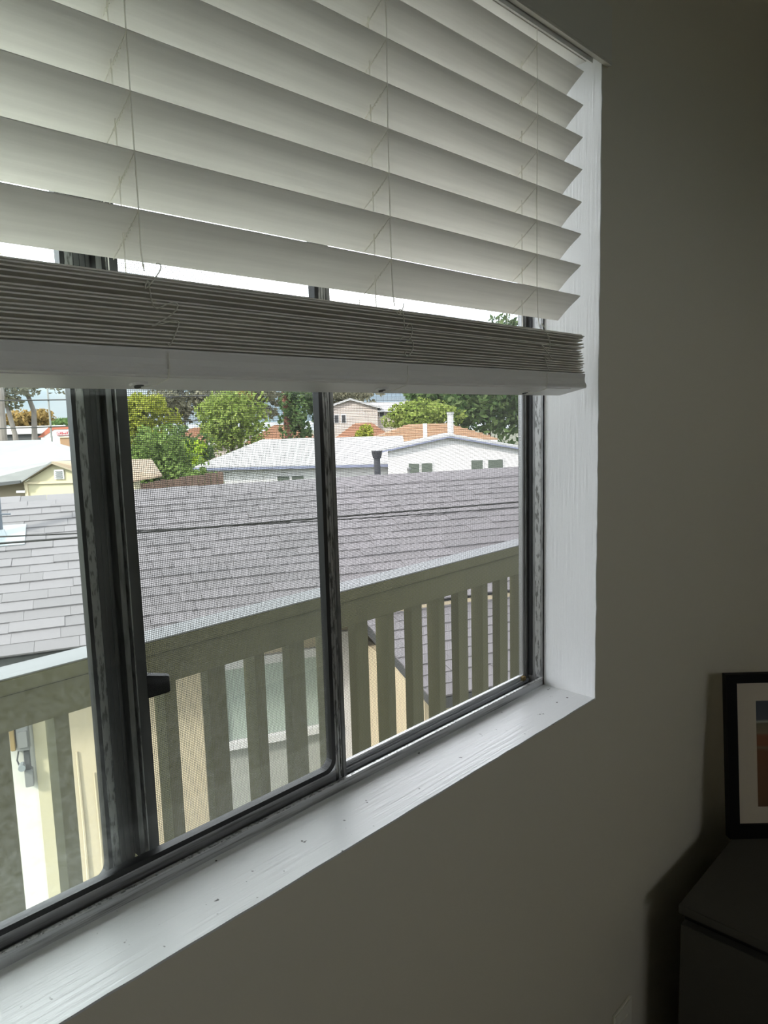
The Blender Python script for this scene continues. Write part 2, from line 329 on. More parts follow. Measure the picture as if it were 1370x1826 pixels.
g_ = MB(); gasket(g_, XL, .3005, -.4625, ZT, .686, .697, .0042, .016, 1); g_.build('fixed_pane_gasket', M['rubber_and_gap'], win)
MB().box((XL + .01, .6905, -.464), (.299, .6925, ZT)).build('fixed_glass_pane', M['glass'], win)
MB().box((XL, .687, ZB), (.30, .699, -.4622)).build('fixed_pane_rail', M['alu'], win)
MB().box((.3004, .6855, ZB), (.3010, .697, ZT)).build('stile_bright_edge', M['alu_light'], win)
MB().box((.3010, .6885, ZB), (.3095, .700, ZT)).build('stile_chipped_strip', M['alu_light'], win)
s_ = MB(); s_.box((.3095, .6865, ZB), (.3235, .702, ZT)); s_.box((.3145, .6855, ZB), (.3160, .687, ZT)); s_.box((.3200, .685, ZB), (.3212, .687, ZT))
s_.build('fixed_stile', M['alu_dark'], win)
MB().box((.3235, .698, ZB), (.3300, .703, ZT)).build('stile_dark_slot', M['rubber_and_gap'], win)
MB().box((.3300, .6855, -.452), (.3355, .700, ZT)).build('stile_fin', M['alu'], win)
MB().box((.3355, .697, ZB), (.3392, .702, ZT)).build('stile_black_gap', M['rubber_and_gap'], win)
MB().box((.3392, .6850, ZB + .004), (.3402, .700, ZT)).build('stile_thin_edge', M['alu_light'], win)
# screen: frame and woven wire
SX0, SX1, SZ0, SZ1, SY = .3530, 1.0545, -.4605, .535, .692
MB().box((.3402, .6875, ZB + .002), (SX0, .6965, ZT - .02)).build('screen_frame_stile', M['alu_dark'], win, bevel=.001)
MB().box((SX1, .6875, ZB + .002), (1.0625, .6965, ZT - .02)).build('screen_frame_stile', M['alu_plain'], win, bevel=.001)
f_ = MB(); f_.box((SX0, .6875, ZB + .001), (SX1, .6965, SZ0)); f_.box((SX0, .6865, ZB + .005), (SX1, .688, ZB + .0065)); f_.box((SX0, .6865, SZ0 - .0035), (SX1, .688, SZ0 - .002))
f_.build('screen_frame_rail', M['alu_rail'], win)
MB().box((SX0, .6875, SZ1), (SX1, .6965, ZT - .02)).build('screen_frame_rail', M['alu_dark'], win)
MB().tube([(SX0 + .001, .6893, SZ0 + .0006), (SX1, .6893, SZ0 + .0006)], .0013, 6).build('screen_spline', M['trim'], win)
wv = MB(); p_ = .0020; rw = .00025
nx = int((SX1 - SX0) / p_); nz = int((SZ1 - SZ0) / p_)
def wire(mb, a, c, r_):
    a, c = Vector(a), Vector(c); t = (c - a).normalized(); u1 = Vector((0, 1, 0)); u2 = t.cross(u1)
    vs_ = []
    for p in (a, c): vs_ += [p + u1 * r_, p + u2 * r_, p - u1 * r_, p - u2 * r_]
    mb.add(vs_, [(0, 1, 5, 4), (1, 2, 6, 5), (2, 3, 7, 6), (3, 0, 4, 7)])
for i in range(1, nx + 1): wire(wv, (SX0 + i * p_, SY + .0001, SZ0), (SX0 + i * p_, SY + .0001, SZ1), rw)
for k in range(1, nz + 1): wire(wv, (SX0, SY - .0001, SZ0 + k * p_), (SX1, SY - .0001, SZ0 + k * p_), rw)
o = wv.build('screen_mesh', M['wire'], win); o['kind'] = 'stuff'
# sliding sash (inner track), pushed open to the left
AX0, AX1 = -.150, .6085
g_ = MB(); gasket(g_, AX0 + .03, .5905, -.4495, ZT - .03, .667, .678, .0060, .016, 1); g_.build('sash_gasket', M['rubber_and_gap'], win)
MB().box((AX0 + .02, .6715, -.452), (.587, .6735, ZT - .02)).build('sash_glass_pane', M['sashglass'], win)
s_ = MB(); s_.box((.5905, .668, ZB + .001), (.6015, .681, ZT - .01)); s_.box((.5945, .6665, ZB + .006), (.5965, .669, ZT - .01)); s_.box((.5990, .6668, ZB + .012), (.6003, .669, ZT - .012))
s_.build('sash_stile', M['alu_light'], win)
MB().box((.6015, .6665, ZB + .001), (.6085, .682, ZT - .01)).build('sash_stile_lip', M['alu'], win, bevel=.0008)
MB().box((AX0, .666, ZB + .001), (AX0 + .03, .682, ZT - .01)).build('sash_stile', M['alu'], win)
s_ = MB(); s_.box((AX0, .668, ZB + .0015), (.5905, .681, -.4495)); s_.build('sash_rail', M['alu_rail'], win)
MB().box((AX0, .6600, ZB + .0012), (.5905, .6682, -.4650)).build('sash_gap_shadow', M['rubber_and_gap'], win)  # black strip stands for the shadow between track lip and sash
MB().box((AX0, .667, ZT - .03), (.60, .682, ZT - .012)).build('sash_rail', M['alu'], win)
l_ = MB(); l_.add([(.3500, .6885, -.2605), (.3715, .6765, -.2640), (.3715, .6765, -.2815), (.3500, .6885, -.2860), (.3560, .6980, -.2605), (.3760, .6845, -.2640), (.3760, .6845, -.2815), (.3560, .6980, -.2860)],
    [(0, 1, 2, 3), (4, 7, 6, 5), (0, 4, 5, 1), (1, 5, 6, 2), (2, 6, 7, 3), (3, 7, 4, 0)])
l_.build('latch', M['latch'], win, bevel=.0008)
MB().box((1.046, .683, -.4675), (1.055, .688, -.4595)).build('screen_corner_clip', M['yellowbox'], win)

# ------------------------------------------------------------------ slatted blind
bl = thing('window_blind', 'white faux wood slatted blind half raised in the window', 'blind', (0.307, 0.585, 0.03))
BX0, BX1 = -.405, 1.0195
def slat_mesh(name):
    n = 8; wd = .0495; th = .0027; vs_ = []; fs = []
    top, bot = [], []
    for i in range(n + 1):
        s = i / n; y = s * wd; c = -.0016 * (1 - (2 * s - 1) ** 2) * -1
        e_ = th * (.5 if 0 < i < n else .25)
        top.append((y, c + e_)); bot.append((y, c - e_))
    ring = top + bot[::-1]; k = len(ring); m = 12
    for a in range(m + 1):
        x = BX0 + (BX1 - BX0) * a / m
        for (y, z) in ring: vs_.append((x, y, z))
    for a in range(m):
        for j in range(k): fs.append((a * k + j, a * k + (j + 1) % k, a * k + k + (j + 1) % k, a * k + k + j))
    fs += [tuple(range(k)), tuple(m * k + j for j in range(k))[::-1]]
    mb = MB(); mb.add(vs_, fs); me = mb.mesh(name, M['slat'])
    bm = bmesh.new(); bm.from_mesh(me); bmesh.ops.recalc_face_normals(bm, faces=bm.faces)
    for f in bm.faces: f.smooth = len(f.verts) == 4
    for ed in bm.edges:
        if len(ed.link_faces) == 2 and ed.calc_face_angle(0) > .7: ed.smooth = False
    bm.to_mesh(me); bm.free(); return me
SLM = slat_mesh('slat')
TILT = math.atan2(.0313, .0372)
tips = []
for k in range(8):
    o = link('slat', SLM, bl); z = .1690 + .04462 * k
    o.location = (0, .5640 - .0004 * k, z); o.rotation_euler = (-TILT + R.uniform(-.008, .008) * (k > 1), R.uniform(-.0006, .0006), 0)
    tips.append((o.location.y, z))
stack_tilt = .0073
zz = .0606
for i in range(17):
    zz += .00322 + (.0010 if i in (5, 9, 12, 13) else 0)
    o = link('slat', SLM, bl); o.location = (R.uniform(-.008, .006), .5560 + R.uniform(-.002, .003) + (.004 if i == 16 else 0), zz)
    o.rotation_euler = (-.20 + R.uniform(-.03, .03), stack_tilt + R.uniform(-.0008, .0008), 0)
# bottom rail with a moulded front
prof = [(0, 0), (-.0008, .0015), (-.0006, .0045), (.0020, .0090), (.0026, .0140), (.0015, .0200), (.0020, .0220), (.0455, .0220), (.0485, .0200), (.0485, .0015), (.0470, 0)]
RTL = -.215
def rp_(y, z): return (.5560 + y * math.cos(RTL) - z * math.sin(RTL) * 0, .0340 + z + y * math.sin(RTL))
o = MB().prism([(BX0, *rp_(y, z)) for y, z in prof], (BX1 + .006 - BX0, 0, 0)).build('bottom_rail', M['blind'], bl, bevel=.0005)
o.rotation_euler = (0, stack_tilt, 0); o.location = Vector((0, 0, .0064))
o = MB().prism([(BX0 + .02, *rp_(y, z)) for y, z in ((.006, -.0008), (.042, -.0008), (.042, .001), (.006, .001))], (BX1 - .05 - BX0, 0, 0)).build('rail_insert', M['blind'], bl); o.rotation_euler = (0, stack_tilt, 0); o.location = Vector((0, 0, .0064))
# headrail with grooved underside, valance across the front
h_ = MB(); h_.box((BX0, .5630, .4975), (BX1 + .010, .609, .545)); h_.box((BX0, .5585, .4980), (BX1 + .022, .5615, .545)); h_.box((BX0, .5600, .5000), (BX1 + .010, .5640, .545))
h_.build('headrail', M['blind'], bl)
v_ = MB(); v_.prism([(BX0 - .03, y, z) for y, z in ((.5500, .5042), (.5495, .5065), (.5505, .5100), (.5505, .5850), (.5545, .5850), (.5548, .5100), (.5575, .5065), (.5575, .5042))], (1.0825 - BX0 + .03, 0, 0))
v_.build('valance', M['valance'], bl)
for xs in (-.28, .013, .309, .604, .896):
    c_ = MB()
    c_.tube([(xs, .5612, .500), (xs + .0012, .5608, .40), (xs - .0004, .5610, .30), (xs, .5610, .17), (xs - .0015, .5590, .135), (xs - .001, .5570, .122 - stack_tilt * xs)], .00062, 5)
    c_.tube([(xs - .006, .6075, .500), (xs - .006, .6060, .112 - stack_tilt * xs)], .00050, 4)
    c_.build('ladder_cord', M['cord'], bl)
    MB().tube([(xs - .003, .5830, .500), (xs - .003, .5830, .119 - stack_tilt * xs)], .00065, 5).build('lift_cord', M['cord'], bl)
    for (y, z) in tips:                                   # rung: two twisted strands under each slat
        rg = MB(); yo, zo = y + .0372, z - .0313
        fat = R.uniform(.7, 1.25)
        for ph in (0, PI):
            pts = []
            for i in range(25):
                t = i / 24; w = .00095 * fat * (1 if .22 < t < .72 else .25); sag = .0018 + .0022 * math.sin(PI * t)
                a = ph + t * 46
                pts.append((xs - .005 * t + w * math.cos(a), y - .0022 + (yo - y) * t, z - .0016 + (zo - z) * t - sag * .5 + w * math.sin(a)))
            rg.tube(pts, .00042, 4)
        rg.build('ladder_rung', M['cord'], bl)
    # slack ladder strings looped in front of the gathered slats
    lp = MB(); pts = []
    z0, z1 = .1235 - stack_tilt * xs, .0675 - stack_tilt * xs; n = 60; a0 = R.uniform(0, 6); amp = .012 if xs < .5 else .009
    for i in range(n + 1):
        t = i / n
        pts.append((xs + .004 + amp * math.sin(a0 + t * 15 + 1.3 * math.sin(t * 9)) * (.5 + .6 * math.sin(PI * t)) + .012 * t, .5525 - .0018 * math.cos(a0 + t * 22), z0 + (z1 - z0) * t + .006 * math.sin(a0 * 2 + t * 24)))
    lp.tube(pts, .00060, 5); lp.build('slack_cord_loop', M['cord'], bl, smooth=True)
    # plug under the bottom rail and the tail of cord that comes round its front
    pz = .0340 + .0064 - stack_tilt * xs - .025 * .213 - .0008
    pg = MB(); pg.tube([(xs, .581, pz + .001), (xs, .5805, pz - .0018)], .0085, 14, .0070); pg.build('cord_plug', M['blind'], bl)
    MB().tube([(xs, .5808, pz - .0012), (xs, .5803, pz - .0026)], .0042, 10).build('plug_hole', M['gutter'], bl)
    MB().tube([(xs + .002, .580, pz - .003), (xs + .008, .568, pz - .0020), (xs + .013, .5545, pz + .003), (xs + .0145, .5535, pz + .012), (xs + .014, .5535, pz + .024)], .00062, 5).build('cord_tail', M['cord'], bl)

# ------------------------------------------------------------------ dresser, picture, outlet
dr = thing('dresser', 'low dark grey dresser beside the window wall', 'dresser', (1.5, .1, FZ))
DX0, DX1, DY0, DY1, DZ = 1.245, 1.80, -.62, .481, -.90
MB().box((DX0, DY0, DZ - .017), (DX1, DY1, DZ)).build('top', M['dresser'], dr, bevel=.0012)
MB().box((DX0 + .022, DY0 + .004, FZ + .03), (DX1, DY1 - .004, DZ - .017)).build('body', M['dresser_gap'], dr)
for (a_, c_) in ((-.375, -.0375), (-.715 + .0, -.38)):
    pass
for (z0, z1) in ((-1.155, -.938), (-1.385, -1.163)):
    for (y0, y1) in ((DY0 + .004, -.073), (-.067, DY1 - .004)):
        d_ = MB().box((DX0 + .003, y0, z0), (DX0 + .0225, y1, z1)).build('drawer', M['dresser'], dr, bevel=.001)
MB().box((DX0 + .03, DY0 + .02, FZ), (DX1 - .02, DY1 - .02, FZ + .03)).build('plinth', M['dresser_gap'], dr)

fr = thing('picture_frame', 'black framed picture with cream mat leaning on the dresser top', 'picture', (1.62, .40, DZ))
RT = Vector((0.6916, -0.7223, 0)); BK = Vector((0.7223, 0.6916, 0))
BL = Vector((1.5205, 0.4856, DZ)); FWd, FH, LEAN = .285, .345, .042
UPV = (BK * LEAN + Vector((0, 0, math.sqrt(FH ** 2 - LEAN ** 2)))) / FH
NRM = RT.cross(UPV).normalized()
if NRM.dot(BK) > 0: NRM = -NRM          # towards the viewer
def fp(u, w, d=0): return BL + RT * u + UPV * w + NRM * d
def fbox(mb, u0, u1, w0, w1, d0, d1): mb.obox(fp(u0, w0, d0), RT * (u1 - u0), UPV * (w1 - w0), NRM * (d1 - d0))
bw = .0215
for (u0, u1, w0, w1) in ((0, bw, 0, FH), (FWd - bw, FWd, 0, FH), (bw, FWd - bw, 0, .0290), (bw, FWd - bw, FH - bw + .003, FH)):
    m_ = MB(); fbox(m_, u0, u1, w0, w1, -.016, .004); m_.build('frame_bar', M['frame'], fr)
m_ = MB(); fbox(m_, bw - .004, FWd - bw + .004, bw - .008, FH - bw + .006, -.010, -.004)
m_.build('mat_board', M['mat'], fr)
pr = bpy.data.materials.new('landscape_print'); pr.use_nodes = True
t = pr.node_tree; bsdf = t.nodes['Principled BSDF']; bsdf.inputs['Roughness'].default_value = .7
co = t.nodes.new('ShaderNodeTexCoord'); mpn = t.nodes.new('ShaderNodeMapping'); mpn.inputs['Scale'].default_value = (14, 14, 60); t.links.new(co.outputs['Object'], mpn.inputs[0])
nz_ = t.nodes.new('ShaderNodeTexNoise'); nz_.inputs['Scale'].default_value = 1; t.links.new(mpn.outputs[0], nz_.inputs['Vector'])
sx = t.nodes.new('ShaderNodeSeparateXYZ'); t.links.new(co.outputs['Object'], sx.inputs[0])
ad = t.nodes.new('ShaderNodeMath'); ad.operation = 'MULTIPLY_ADD'; t.links.new(nz_.outputs[0], ad.inputs[0]); ad.inputs[1].default_value = .012; t.links.new(sx.outputs['Z'], ad.inputs[2])
mr = t.nodes.new('ShaderNodeMapRange'); mr.inputs['From Min'].default_value = DZ + .068; mr.inputs['From Max'].default_value = DZ + .292; t.links.new(ad.outputs[0], mr.inputs[0])
rp = t.nodes.new('ShaderNodeValToRGB'); t.links.new(mr.outputs[0], rp.inputs[0]); t.links.new(rp.outputs[0], bsdf.inputs['Base Color'])
E = rp.color_ramp.elements; E[0].position = 0; E[0].color = (.16, .085, .04, 1); E[1].position = 1; E[1].color = (.07, .08, .10, 1)
for p, c in ((.52, (.19, .08, .035, 1)), (.55, (.22, .15, .09, 1)), (.58, (.24, .09, .04, 1)), (.66, (.25, .10, .05, 1)), (.69, (.24, .19, .12, 1)), (.78, (.16, .14, .09, 1)), (.80, (.42, .44, .36, 1)), (.825, (.09, .10, .12, 1)), (.95, (.07, .08, .10, 1))):
    q = E.new(p); q.color = c
m_ = MB(); fbox(m_, .064, FWd - .064, .064, FH - .058, -.0045, -.0035); m_.build('landscape_print', pr, fr)

ol = thing('outlet_cover', 'ivory wall outlet cover low on the wall beside the dresser', 'outlet', (1.185, WY, -1.168))
MB().box((1.1495, WY - .0065, -1.227), (1.2205, WY, -1.110)).build('cover_plate', M['plate'], ol, bevel=.002)
for z in (-1.148, -1.190):
    MB().box((1.169, WY - .0085, z - .014), (1.201, WY - .0062, z + .014)).build('socket_face', M['plate'], ol, bevel=.003)

# ------------------------------------------------------------------ outside: walkway and railing
struct(MB().box((-5.5, .70, 1.12), (3.6, 1.55, 1.22)).build('added_shade_eave', M['stucco']), 'unseen stucco eave added above the window to cut sky light', 'eave')  # added out of view, keeps high sky light off sill and railing
struct(MB().box((-5.5, OY, -1.86), (3.5, 1.84, -1.66)).build('exterior_walkway', M['deck']), 'concrete walkway behind the olive railing', 'walkway')
rl = thing('deck_railing', 'olive green wooden deck railing outside the window', 'railing', (1.0, 1.80, -1.66))
RX0, RX1 = -2.4, 3.42
MB().box((RX0, 1.742, -.6115), (RX1, 1.842, -.5735)).build('cap_rail', M['olive'], rl, bevel=.004)
MB().box((RX0, 1.745, -.5745), (RX1, 1.840, -.5715)).build('cap_weathered_face', M['cap'], rl)
MB().box((RX0, 1.757, -.7030), (RX1, 1.790, -.6150)).build('top_rail_board', M['olive'], rl, bevel=.002)
MB().box((RX0, 1.752, -1.600), (RX1, 1.790, -1.510)).build('bottom_rail_board', M['olive'], rl, bevel=.002)
bmN = MB().box((0, 0, 0), (.036, .060, .905)).mesh('baluster', M['olive']); bmW = MB().box((0, 0, 0), (.060, .038, .905)).mesh('baluster', M['olive'])
ends = {-1: .548, 0: .685, 1: .838, 2: .977, 3: 1.137, 4: 1.277, 5: 1.433, 6: 1.567, 7: 1.720, 8: 1.852, 9: 2.005, 10: 2.135, 11: 2.283, 12: 2.420, 13: 2.565, 14: 2.70, 15: 2.85}
for k in range(-18, 19):
    xr = ends.get(k, .548 + (k + 1) * .1455 if k < -1 else 2.85 + (k - 15) * .1455) * 1.79 / 1.75
    wide = k % 2 == 1
    w = .060 if wide else .036
    o = link('baluster', bmW if wide else bmN, rl); o.location = (xr - w + R.uniform(-.002, .002), 1.7905, -1.602)
# cracked paint chip on the cap edge
MB().prism([(.468, 1.7415, -.6075), (.482, 1.7415, -.6055), (.496, 1.7415, -.6060), (.494, 1.7415, -.6085), (.480, 1.7415, -.6090)], (0, .002, 0)).build('paint_chip', M['tanroof'], rl)

# ------------------------------------------------------------------ next-door house with the shingled roof
PH = math.radians(24); U = Vector((math.cos(PH), -math.sin(PH), 0)); V = Vector((math.sin(PH), math.cos(PH), 0)); Zv = Vector((0, 0, 1))
GZ = -4.4
def H(s, t, z): return U * s + V * t + Zv * z
hs = thing('shingled_house', 'cream house with a grey shingled roof beyond the railing', 'house', tuple(H(2, 7, GZ)))
TE, TR, ZE, ZR = 5.61, 8.10, -1.60, -.775
SLp = (ZR - ZE) / (TR - TE); S0, S1 = -3.2, 5.75
slope_len = math.hypot(TR - TE, ZR - ZE); dirU = (V * (TR - TE) + Zv * (ZR - ZE)) / slope_len; nrm = U.cross(dirU).normalized()
nrm = nrm if nrm.z > 0 else -nrm
r_ = MB(); r_.prism([H(S0, TE + .02, ZE - .02), H(S0, TR, ZR - .02), H(S0, 2 * TR - TE, ZE - .02), H(S0, 2 * TR - TE, ZE - .12), H(S0, TR, ZR - .14), H(S0, TE + .02, ZE - .12)], U * (S1 - S0))
r_.build('roof_deck', M['underlay'], hs)
LXs, LT0, LT1, LZ0, LZ1 = 2.06, 5.62, 4.30, -1.675, -1.905      # lower roof over the side room
LS1 = 5.2
l_ = MB(); l_.prism([H(LXs + .01, LT0, LZ0 - .01), H(LXs + .01, LT1 + .01, LZ1 - .01), H(LXs + .01, LT1 + .01, LZ1 - .07), H(LXs + .01, LT0, LZ0 - .07)], U * (LS1 - LXs)); l_.build('lower_roof_deck', M['underlay'], hs)
ldir = (H(0, LT0, LZ0) - H(0, LT1, LZ1)); llen = ldir.length; ldir.normalize(); lnrm = U.cross(ldir).normalized(); lnrm = lnrm if lnrm.z > 0 else -lnrm
shm = []
for k in range(3):
    mb = MB()   # unit shingle: x width 1, y exposure + overlap, wedge thick at its lower edge
    mb.add([(0, 0, 0), (1, 0, 0), (1, .185, -.004), (0, .185, -.004), (0, 0, .013), (1, 0, .013), (1, .185, .002), (0, .185, .002)],
           [(0, 3, 2, 1), (4, 5, 6, 7), (0, 1, 5, 4), (1, 2, 6, 5), (2, 3, 7, 6), (3, 0, 4, 7)])
    shm.append(mb.mesh('shingle', SH[k]))
cells = []
def lay(s0, s1, org_t, org_z, dvec, nvec, length, expo):
    rows = int(length / expo)
    for r in range(rows + 1):
        d = r * expo; ln = min(.185, length - d + .02)
        s = s0 - R.uniform(0, .3)
        while s < s1:
            w = R.choice((.17, .24, .30, .33, .38)); a = max(s, s0); c = min(s + w, s1)
            if c - a > .03:
                wob = .004 * math.sin(s * 1.9 + r * .12) * (1 if s < .4 else .5)
                o_ = H(a, org_t, org_z) + dvec * (d + wob) + nvec * (R.choice((0, .0, .0045)) + .001)
                cells.append((o_, c - a - .002, dvec, nvec, R.choice((0, 0, 1, 1, 2)), R.uniform(-.006, .006)))
            s += w
lay(S0, S1, TE - .02, ZE - .0066, dirU, nrm, slope_len + .02, .1463)
lay(LXs - .02, LS1, LT1 - .02, LZ1 - .003, ldir, lnrm, llen, .1463)
def vis_key(c):
    p = c[0] + U * (c[1] / 2); cx, cz_ = p.dot(_r), p.dot(_f); px = 685 + 1306 * cx / cz_; py = 913 + 1306 * p.dot(_d) / cz_
    ok = -20 < px < 960 and not (1150 - .255 * (px - 160) + 60 > py > 1150 - .255 * (px - 160)) and py < 1300
    return (0 if ok else 1, cz_)
cells.sort(key=vis_key)
def shm_matrix(c):
    o_, w, dv, nv, k, rot = c
    q = (U * math.cos(rot) + dv * math.sin(rot)); y = (dv * math.cos(rot) - U * math.sin(rot))
    return Matrix(((q.x * w, y.x, nv.x, o_.x), (q.y * w, y.y, nv.y, o_.y), (q.z * w, y.z, nv.z, o_.z), (0, 0, 0, 1)))
HPI = Matrix.Translation(hs.location).inverted()
for c in cells[:300]:
    o = bpy.data.objects.new('shingle', shm[c[4]]); C.objects.link(o); o.parent = hs; o.matrix_parent_inverse = HPI; o.matrix_basis = shm_matrix(c)
fld = MB()
base_v = [tuple(v.co) for v in shm[0].vertices]; base_f = [tuple(p.vertices) for p in shm[0].polygons]
for c in cells[300:]:
    mtx = shm_matrix(c); fld.cur = c[4]; fld.add([mtx @ Vector(v) for v in base_v], base_f)
o = fld.build('shingle_field', SH, hs, recalc=False); o['kind'] = 'stuff'
rc_ = MB()       # ridge caps
s = S0
while s < S1:
    a = H(s, TR, ZR + .012 + R.uniform(0, .012)); ln = .29
    rc_.prism([a - V * .13 - Zv * .048, a, a + V * .13 - Zv * .048, a + V * .13 - Zv * .058, a - Zv * .012, a - V * .13 - Zv * .058], U * ln + Zv * .006); s += .26
o = rc_.build('ridge_caps', SH[0], hs); o['kind'] = 'stuff'
MB().obox(H(S0, TE + .01, ZE - .125), U * (S1 - S0), V * .03, Zv * .10).build('fascia', M['gutter'], hs)
MB().obox(H(2.12, TE - .005, ZE - .075), U * (S1 - 2.12), V * .012, Zv * .045).build('eave_drip_edge', M['cream'], hs)
MB().obox(H(S0, TE + .03, ZE - .12), U * (S1 - S0), V * .50, Zv * .015).build('soffit', M['greymetal'], hs)
WT = 6.06
w_ = MB(); w_.obox(H(-.53, WT, GZ), U * 6.1, V * .12, Zv * (ZE - .10 - GZ)); w_.build('front_wall', M['cream'], hs)
w_ = MB(); w_.obox(H(-.53, WT - .035, GZ), U * .10, V * .05, Zv * (ZE - .10 - GZ)); w_.build('corner_board', M['paleyellow'], hs)
w_ = MB(); w_.obox(H(S0 + .3, WT - .02, GZ), U * (2.37), V * .14, Zv * (ZE - .10 - GZ)); w_.build('whitewashed_wall', M['whitewall'], hs)
MB().obox(H(.80, WT - .012, GZ), U * 1.20, V * .02, Zv * (1.66)).build('grey_base_panel', M['greywall'], hs)
MB().obox(H(1.985, WT - .05, GZ), U * .095, V * .05, Zv * 2.50).build('white_corner_post', M['white'], hs)
wn = MB().obox(H(.94, WT - .020, -2.725), U * .93, V * .016, Zv * .635).build('window_pane', M['mint'], hs)
f_ = MB(); f_.obox(H(.87, WT - .045, -2.09), U * 1.06, V * .045, Zv * .075); f_.obox(H(.87, WT - .045, -2.725), U * .07, V * .045, Zv * .65); f_.obox(H(1.86, WT - .045, -2.725), U * .07, V * .045, Zv * .65)
f_.build('window_frame', M['white'], hs)
MB().obox(H(.85, WT - .075, -2.79), U * 1.10, V * .075, Zv * .062).build('window_sill', M['white'], hs)
# side wall and post under the lower roof
MB().obox(H(LXs + .10, LT1 + .35, GZ), U * .06, V * (WT - LT1 - .35), Zv * (LZ1 - .08 - GZ)).build('side_room_wall', M['cream'], hs)
MB().obox(H(LXs + .16, LT1 + .35, GZ), U * (LS1 - LXs - .2), V * .06, Zv * (LZ1 - .08 - GZ)).build('side_room_front', M['cream'], hs)
MB().prism([H(LXs - .012, LT0, LZ0 - .10), H(LXs - .012, LT0, LZ0 + .004), H(LXs - .012, LT1 - .02, LZ1 + .004), H(LXs - .012, LT1 - .02, LZ1 - .08)], U * .02).build('lower_roof_barge', M['gutter'], hs)
MB().obox(H(LXs, LT1 - .025, LZ1 - .085), U * (LS1 - LXs), V * .02, Zv * .075).build('lower_roof_fascia', M['gutter'], hs)
# thin upright pipes on the wall
for (s_, z0, z1, r0) in ((-.235, -4.0, -2.58, .014), (-.12, -4.0, -2.78, .009)):
    MB().tube([H(s_, WT - .008, z0), H(s_ + .004, WT - .008, (z0 + z1) / 2), H(s_ - .003, WT - .006, z1)], r0, 6, r0 * .6).build('wall_conduit', M['cream'], hs)

em = thing('electric_meter', 'grey electric meter boxes on the whitewashed wall', 'meter box', tuple(H(-.59, WT - .03, -2.6)))
MB().obox(H(-.640, WT - .115, -2.455), U * .085, V * .095, Zv * .30).build('upper_box', M['greymetal'], em, bevel=.006)
MB().obox(H(-.632, WT - .130, -2.425), U * .068, V * .018, Zv * .13).build('upper_box_cover', M['greymetal'], em, bevel=.004)
MB().obox(H(-.612, WT - .090, -2.760), U * .060, V * .07, Zv * .135).build('lower_box', M['greymetal'], em, bevel=.005)
MB().obox(H(-.605, WT - .080, -2.640), U * .040, V * .06, Zv * .17).build('middle_box', M['gutter'], em, bevel=.004)
MB().tube([H(-.600, WT - .05, -2.455), H(-.598, WT - .05, -2.62)], .014, 8).build('conduit', M['greymetal'], em)
MB().tube([H(-.640, WT - .06, -2.47), H(-.655, WT - .06, -2.54), H(-.640, WT - .06, -2.60), H(-.615, WT - .06, -2.62)], .006, 6).build('loose_cable', M['gutter'], em)
MB().tube([H(-.622, WT - .125, -2.585), H(-.622, WT - .06, -2.585)], .026, 12).build('meter_dial', M['flash'], em)
yb = thing('utility_box', 'ochre yellow box on the whitewashed wall beside the meter', 'utility box', tuple(H(-.66, WT - .03, -2.40)))
MB().obox(H(-.690, WT - .085, -2.455), U * .036, V * .065, Zv * .20).build('box_body', M['yellowbox'], yb, bevel=.005)
MB().obox(H(-.692, WT - .088, -2.263), U * .040, V * .070, Zv * .018).build('box_lid', M['yellowbox'], yb, bevel=.003)

vp = thing('vent_pipe', 'blue grey vent pipe standing on the shingled roof', 'vent pipe', tuple(H(-.80, 7.34, -1.03)))
MB().tube([H(-.79, 7.40, -1.06), H(-.79, 7.40, -.18)], .052, 16).build('pipe', M['pipe'], vp, smooth=False)
MB().tube([H(-.79, 7.40, -1.03), H(-.79, 7.40, -.93)], .095, 16, .06).build('collar', M['flash'], vp)
fo = H(-1.02, 7.20, ZE + SLp * (7.20 - TE)) + nrm * .016
MB().obox(fo, U * .46, dirU * .42, nrm * .006).build('flashing', M['flash'], vp)
MB().tube([H(-.74, 7.35, -.79), H(-.66, 7.33, -.79)], .008, 6).build('clip', M['pipe'], vp)

fl = thing('roof_flue', 'dark capped flue rising behind the shingled ridge', 'flue', tuple(H(3.57, 9.0, -1.1)))
MB().tube([H(3.565, 9.0, -1.16), H(3.565, 9.0, -.53)], .043, 12).build('flue_pipe', M['flue'], fl)
MB().tube([H(3.565, 9.0, -.56), H(3.565, 9.0, -.51), H(3.565, 9.0, -.46)], .055, 12, .075).build('flue_cap', M['flue'], fl)
fl2 = thing('roof_vent', 'thin grey vent stub behind the shingled ridge near the flue', 'vent', tuple(H(3.95, 8.8, -1.05)))
MB().tube([H(3.93, 8.8, -1.08), H(3.93, 8.8, -.70)], .018, 8).build('vent_stub', M['greymetal'], fl2)
MB().tube([H(3.93, 8.8, -.72), H(3.93, 8.8, -.69)], .026, 8).build('vent_lid', M['greymetal'], fl2)

def wirecurve(name, a, c, sag, r, label, cat='cable', group=None):
    a, c = Vector(a), Vector(c); pts = [a.lerp(c, i / 24) - Zv * (sag * 4 * (i / 24) * (1 - i / 24)) for i in range(25)]
    return tag(MB().tube(pts, r, 6).build(name, M['cable'], smooth=True), label, cat, group)

# ------------------------------------------------------------------ the neighbourhood beyond
struct(MB().box((-120, -80, GZ - .2), (160, 190, GZ)).build('ground', M['ground']), 'dry ground between the houses', 'ground')
struct(MB().box((-900, 190, -14.2), (1800, 2600, -14)).build('sea', M['sea']), 'pale sea at the horizon', 'sea')

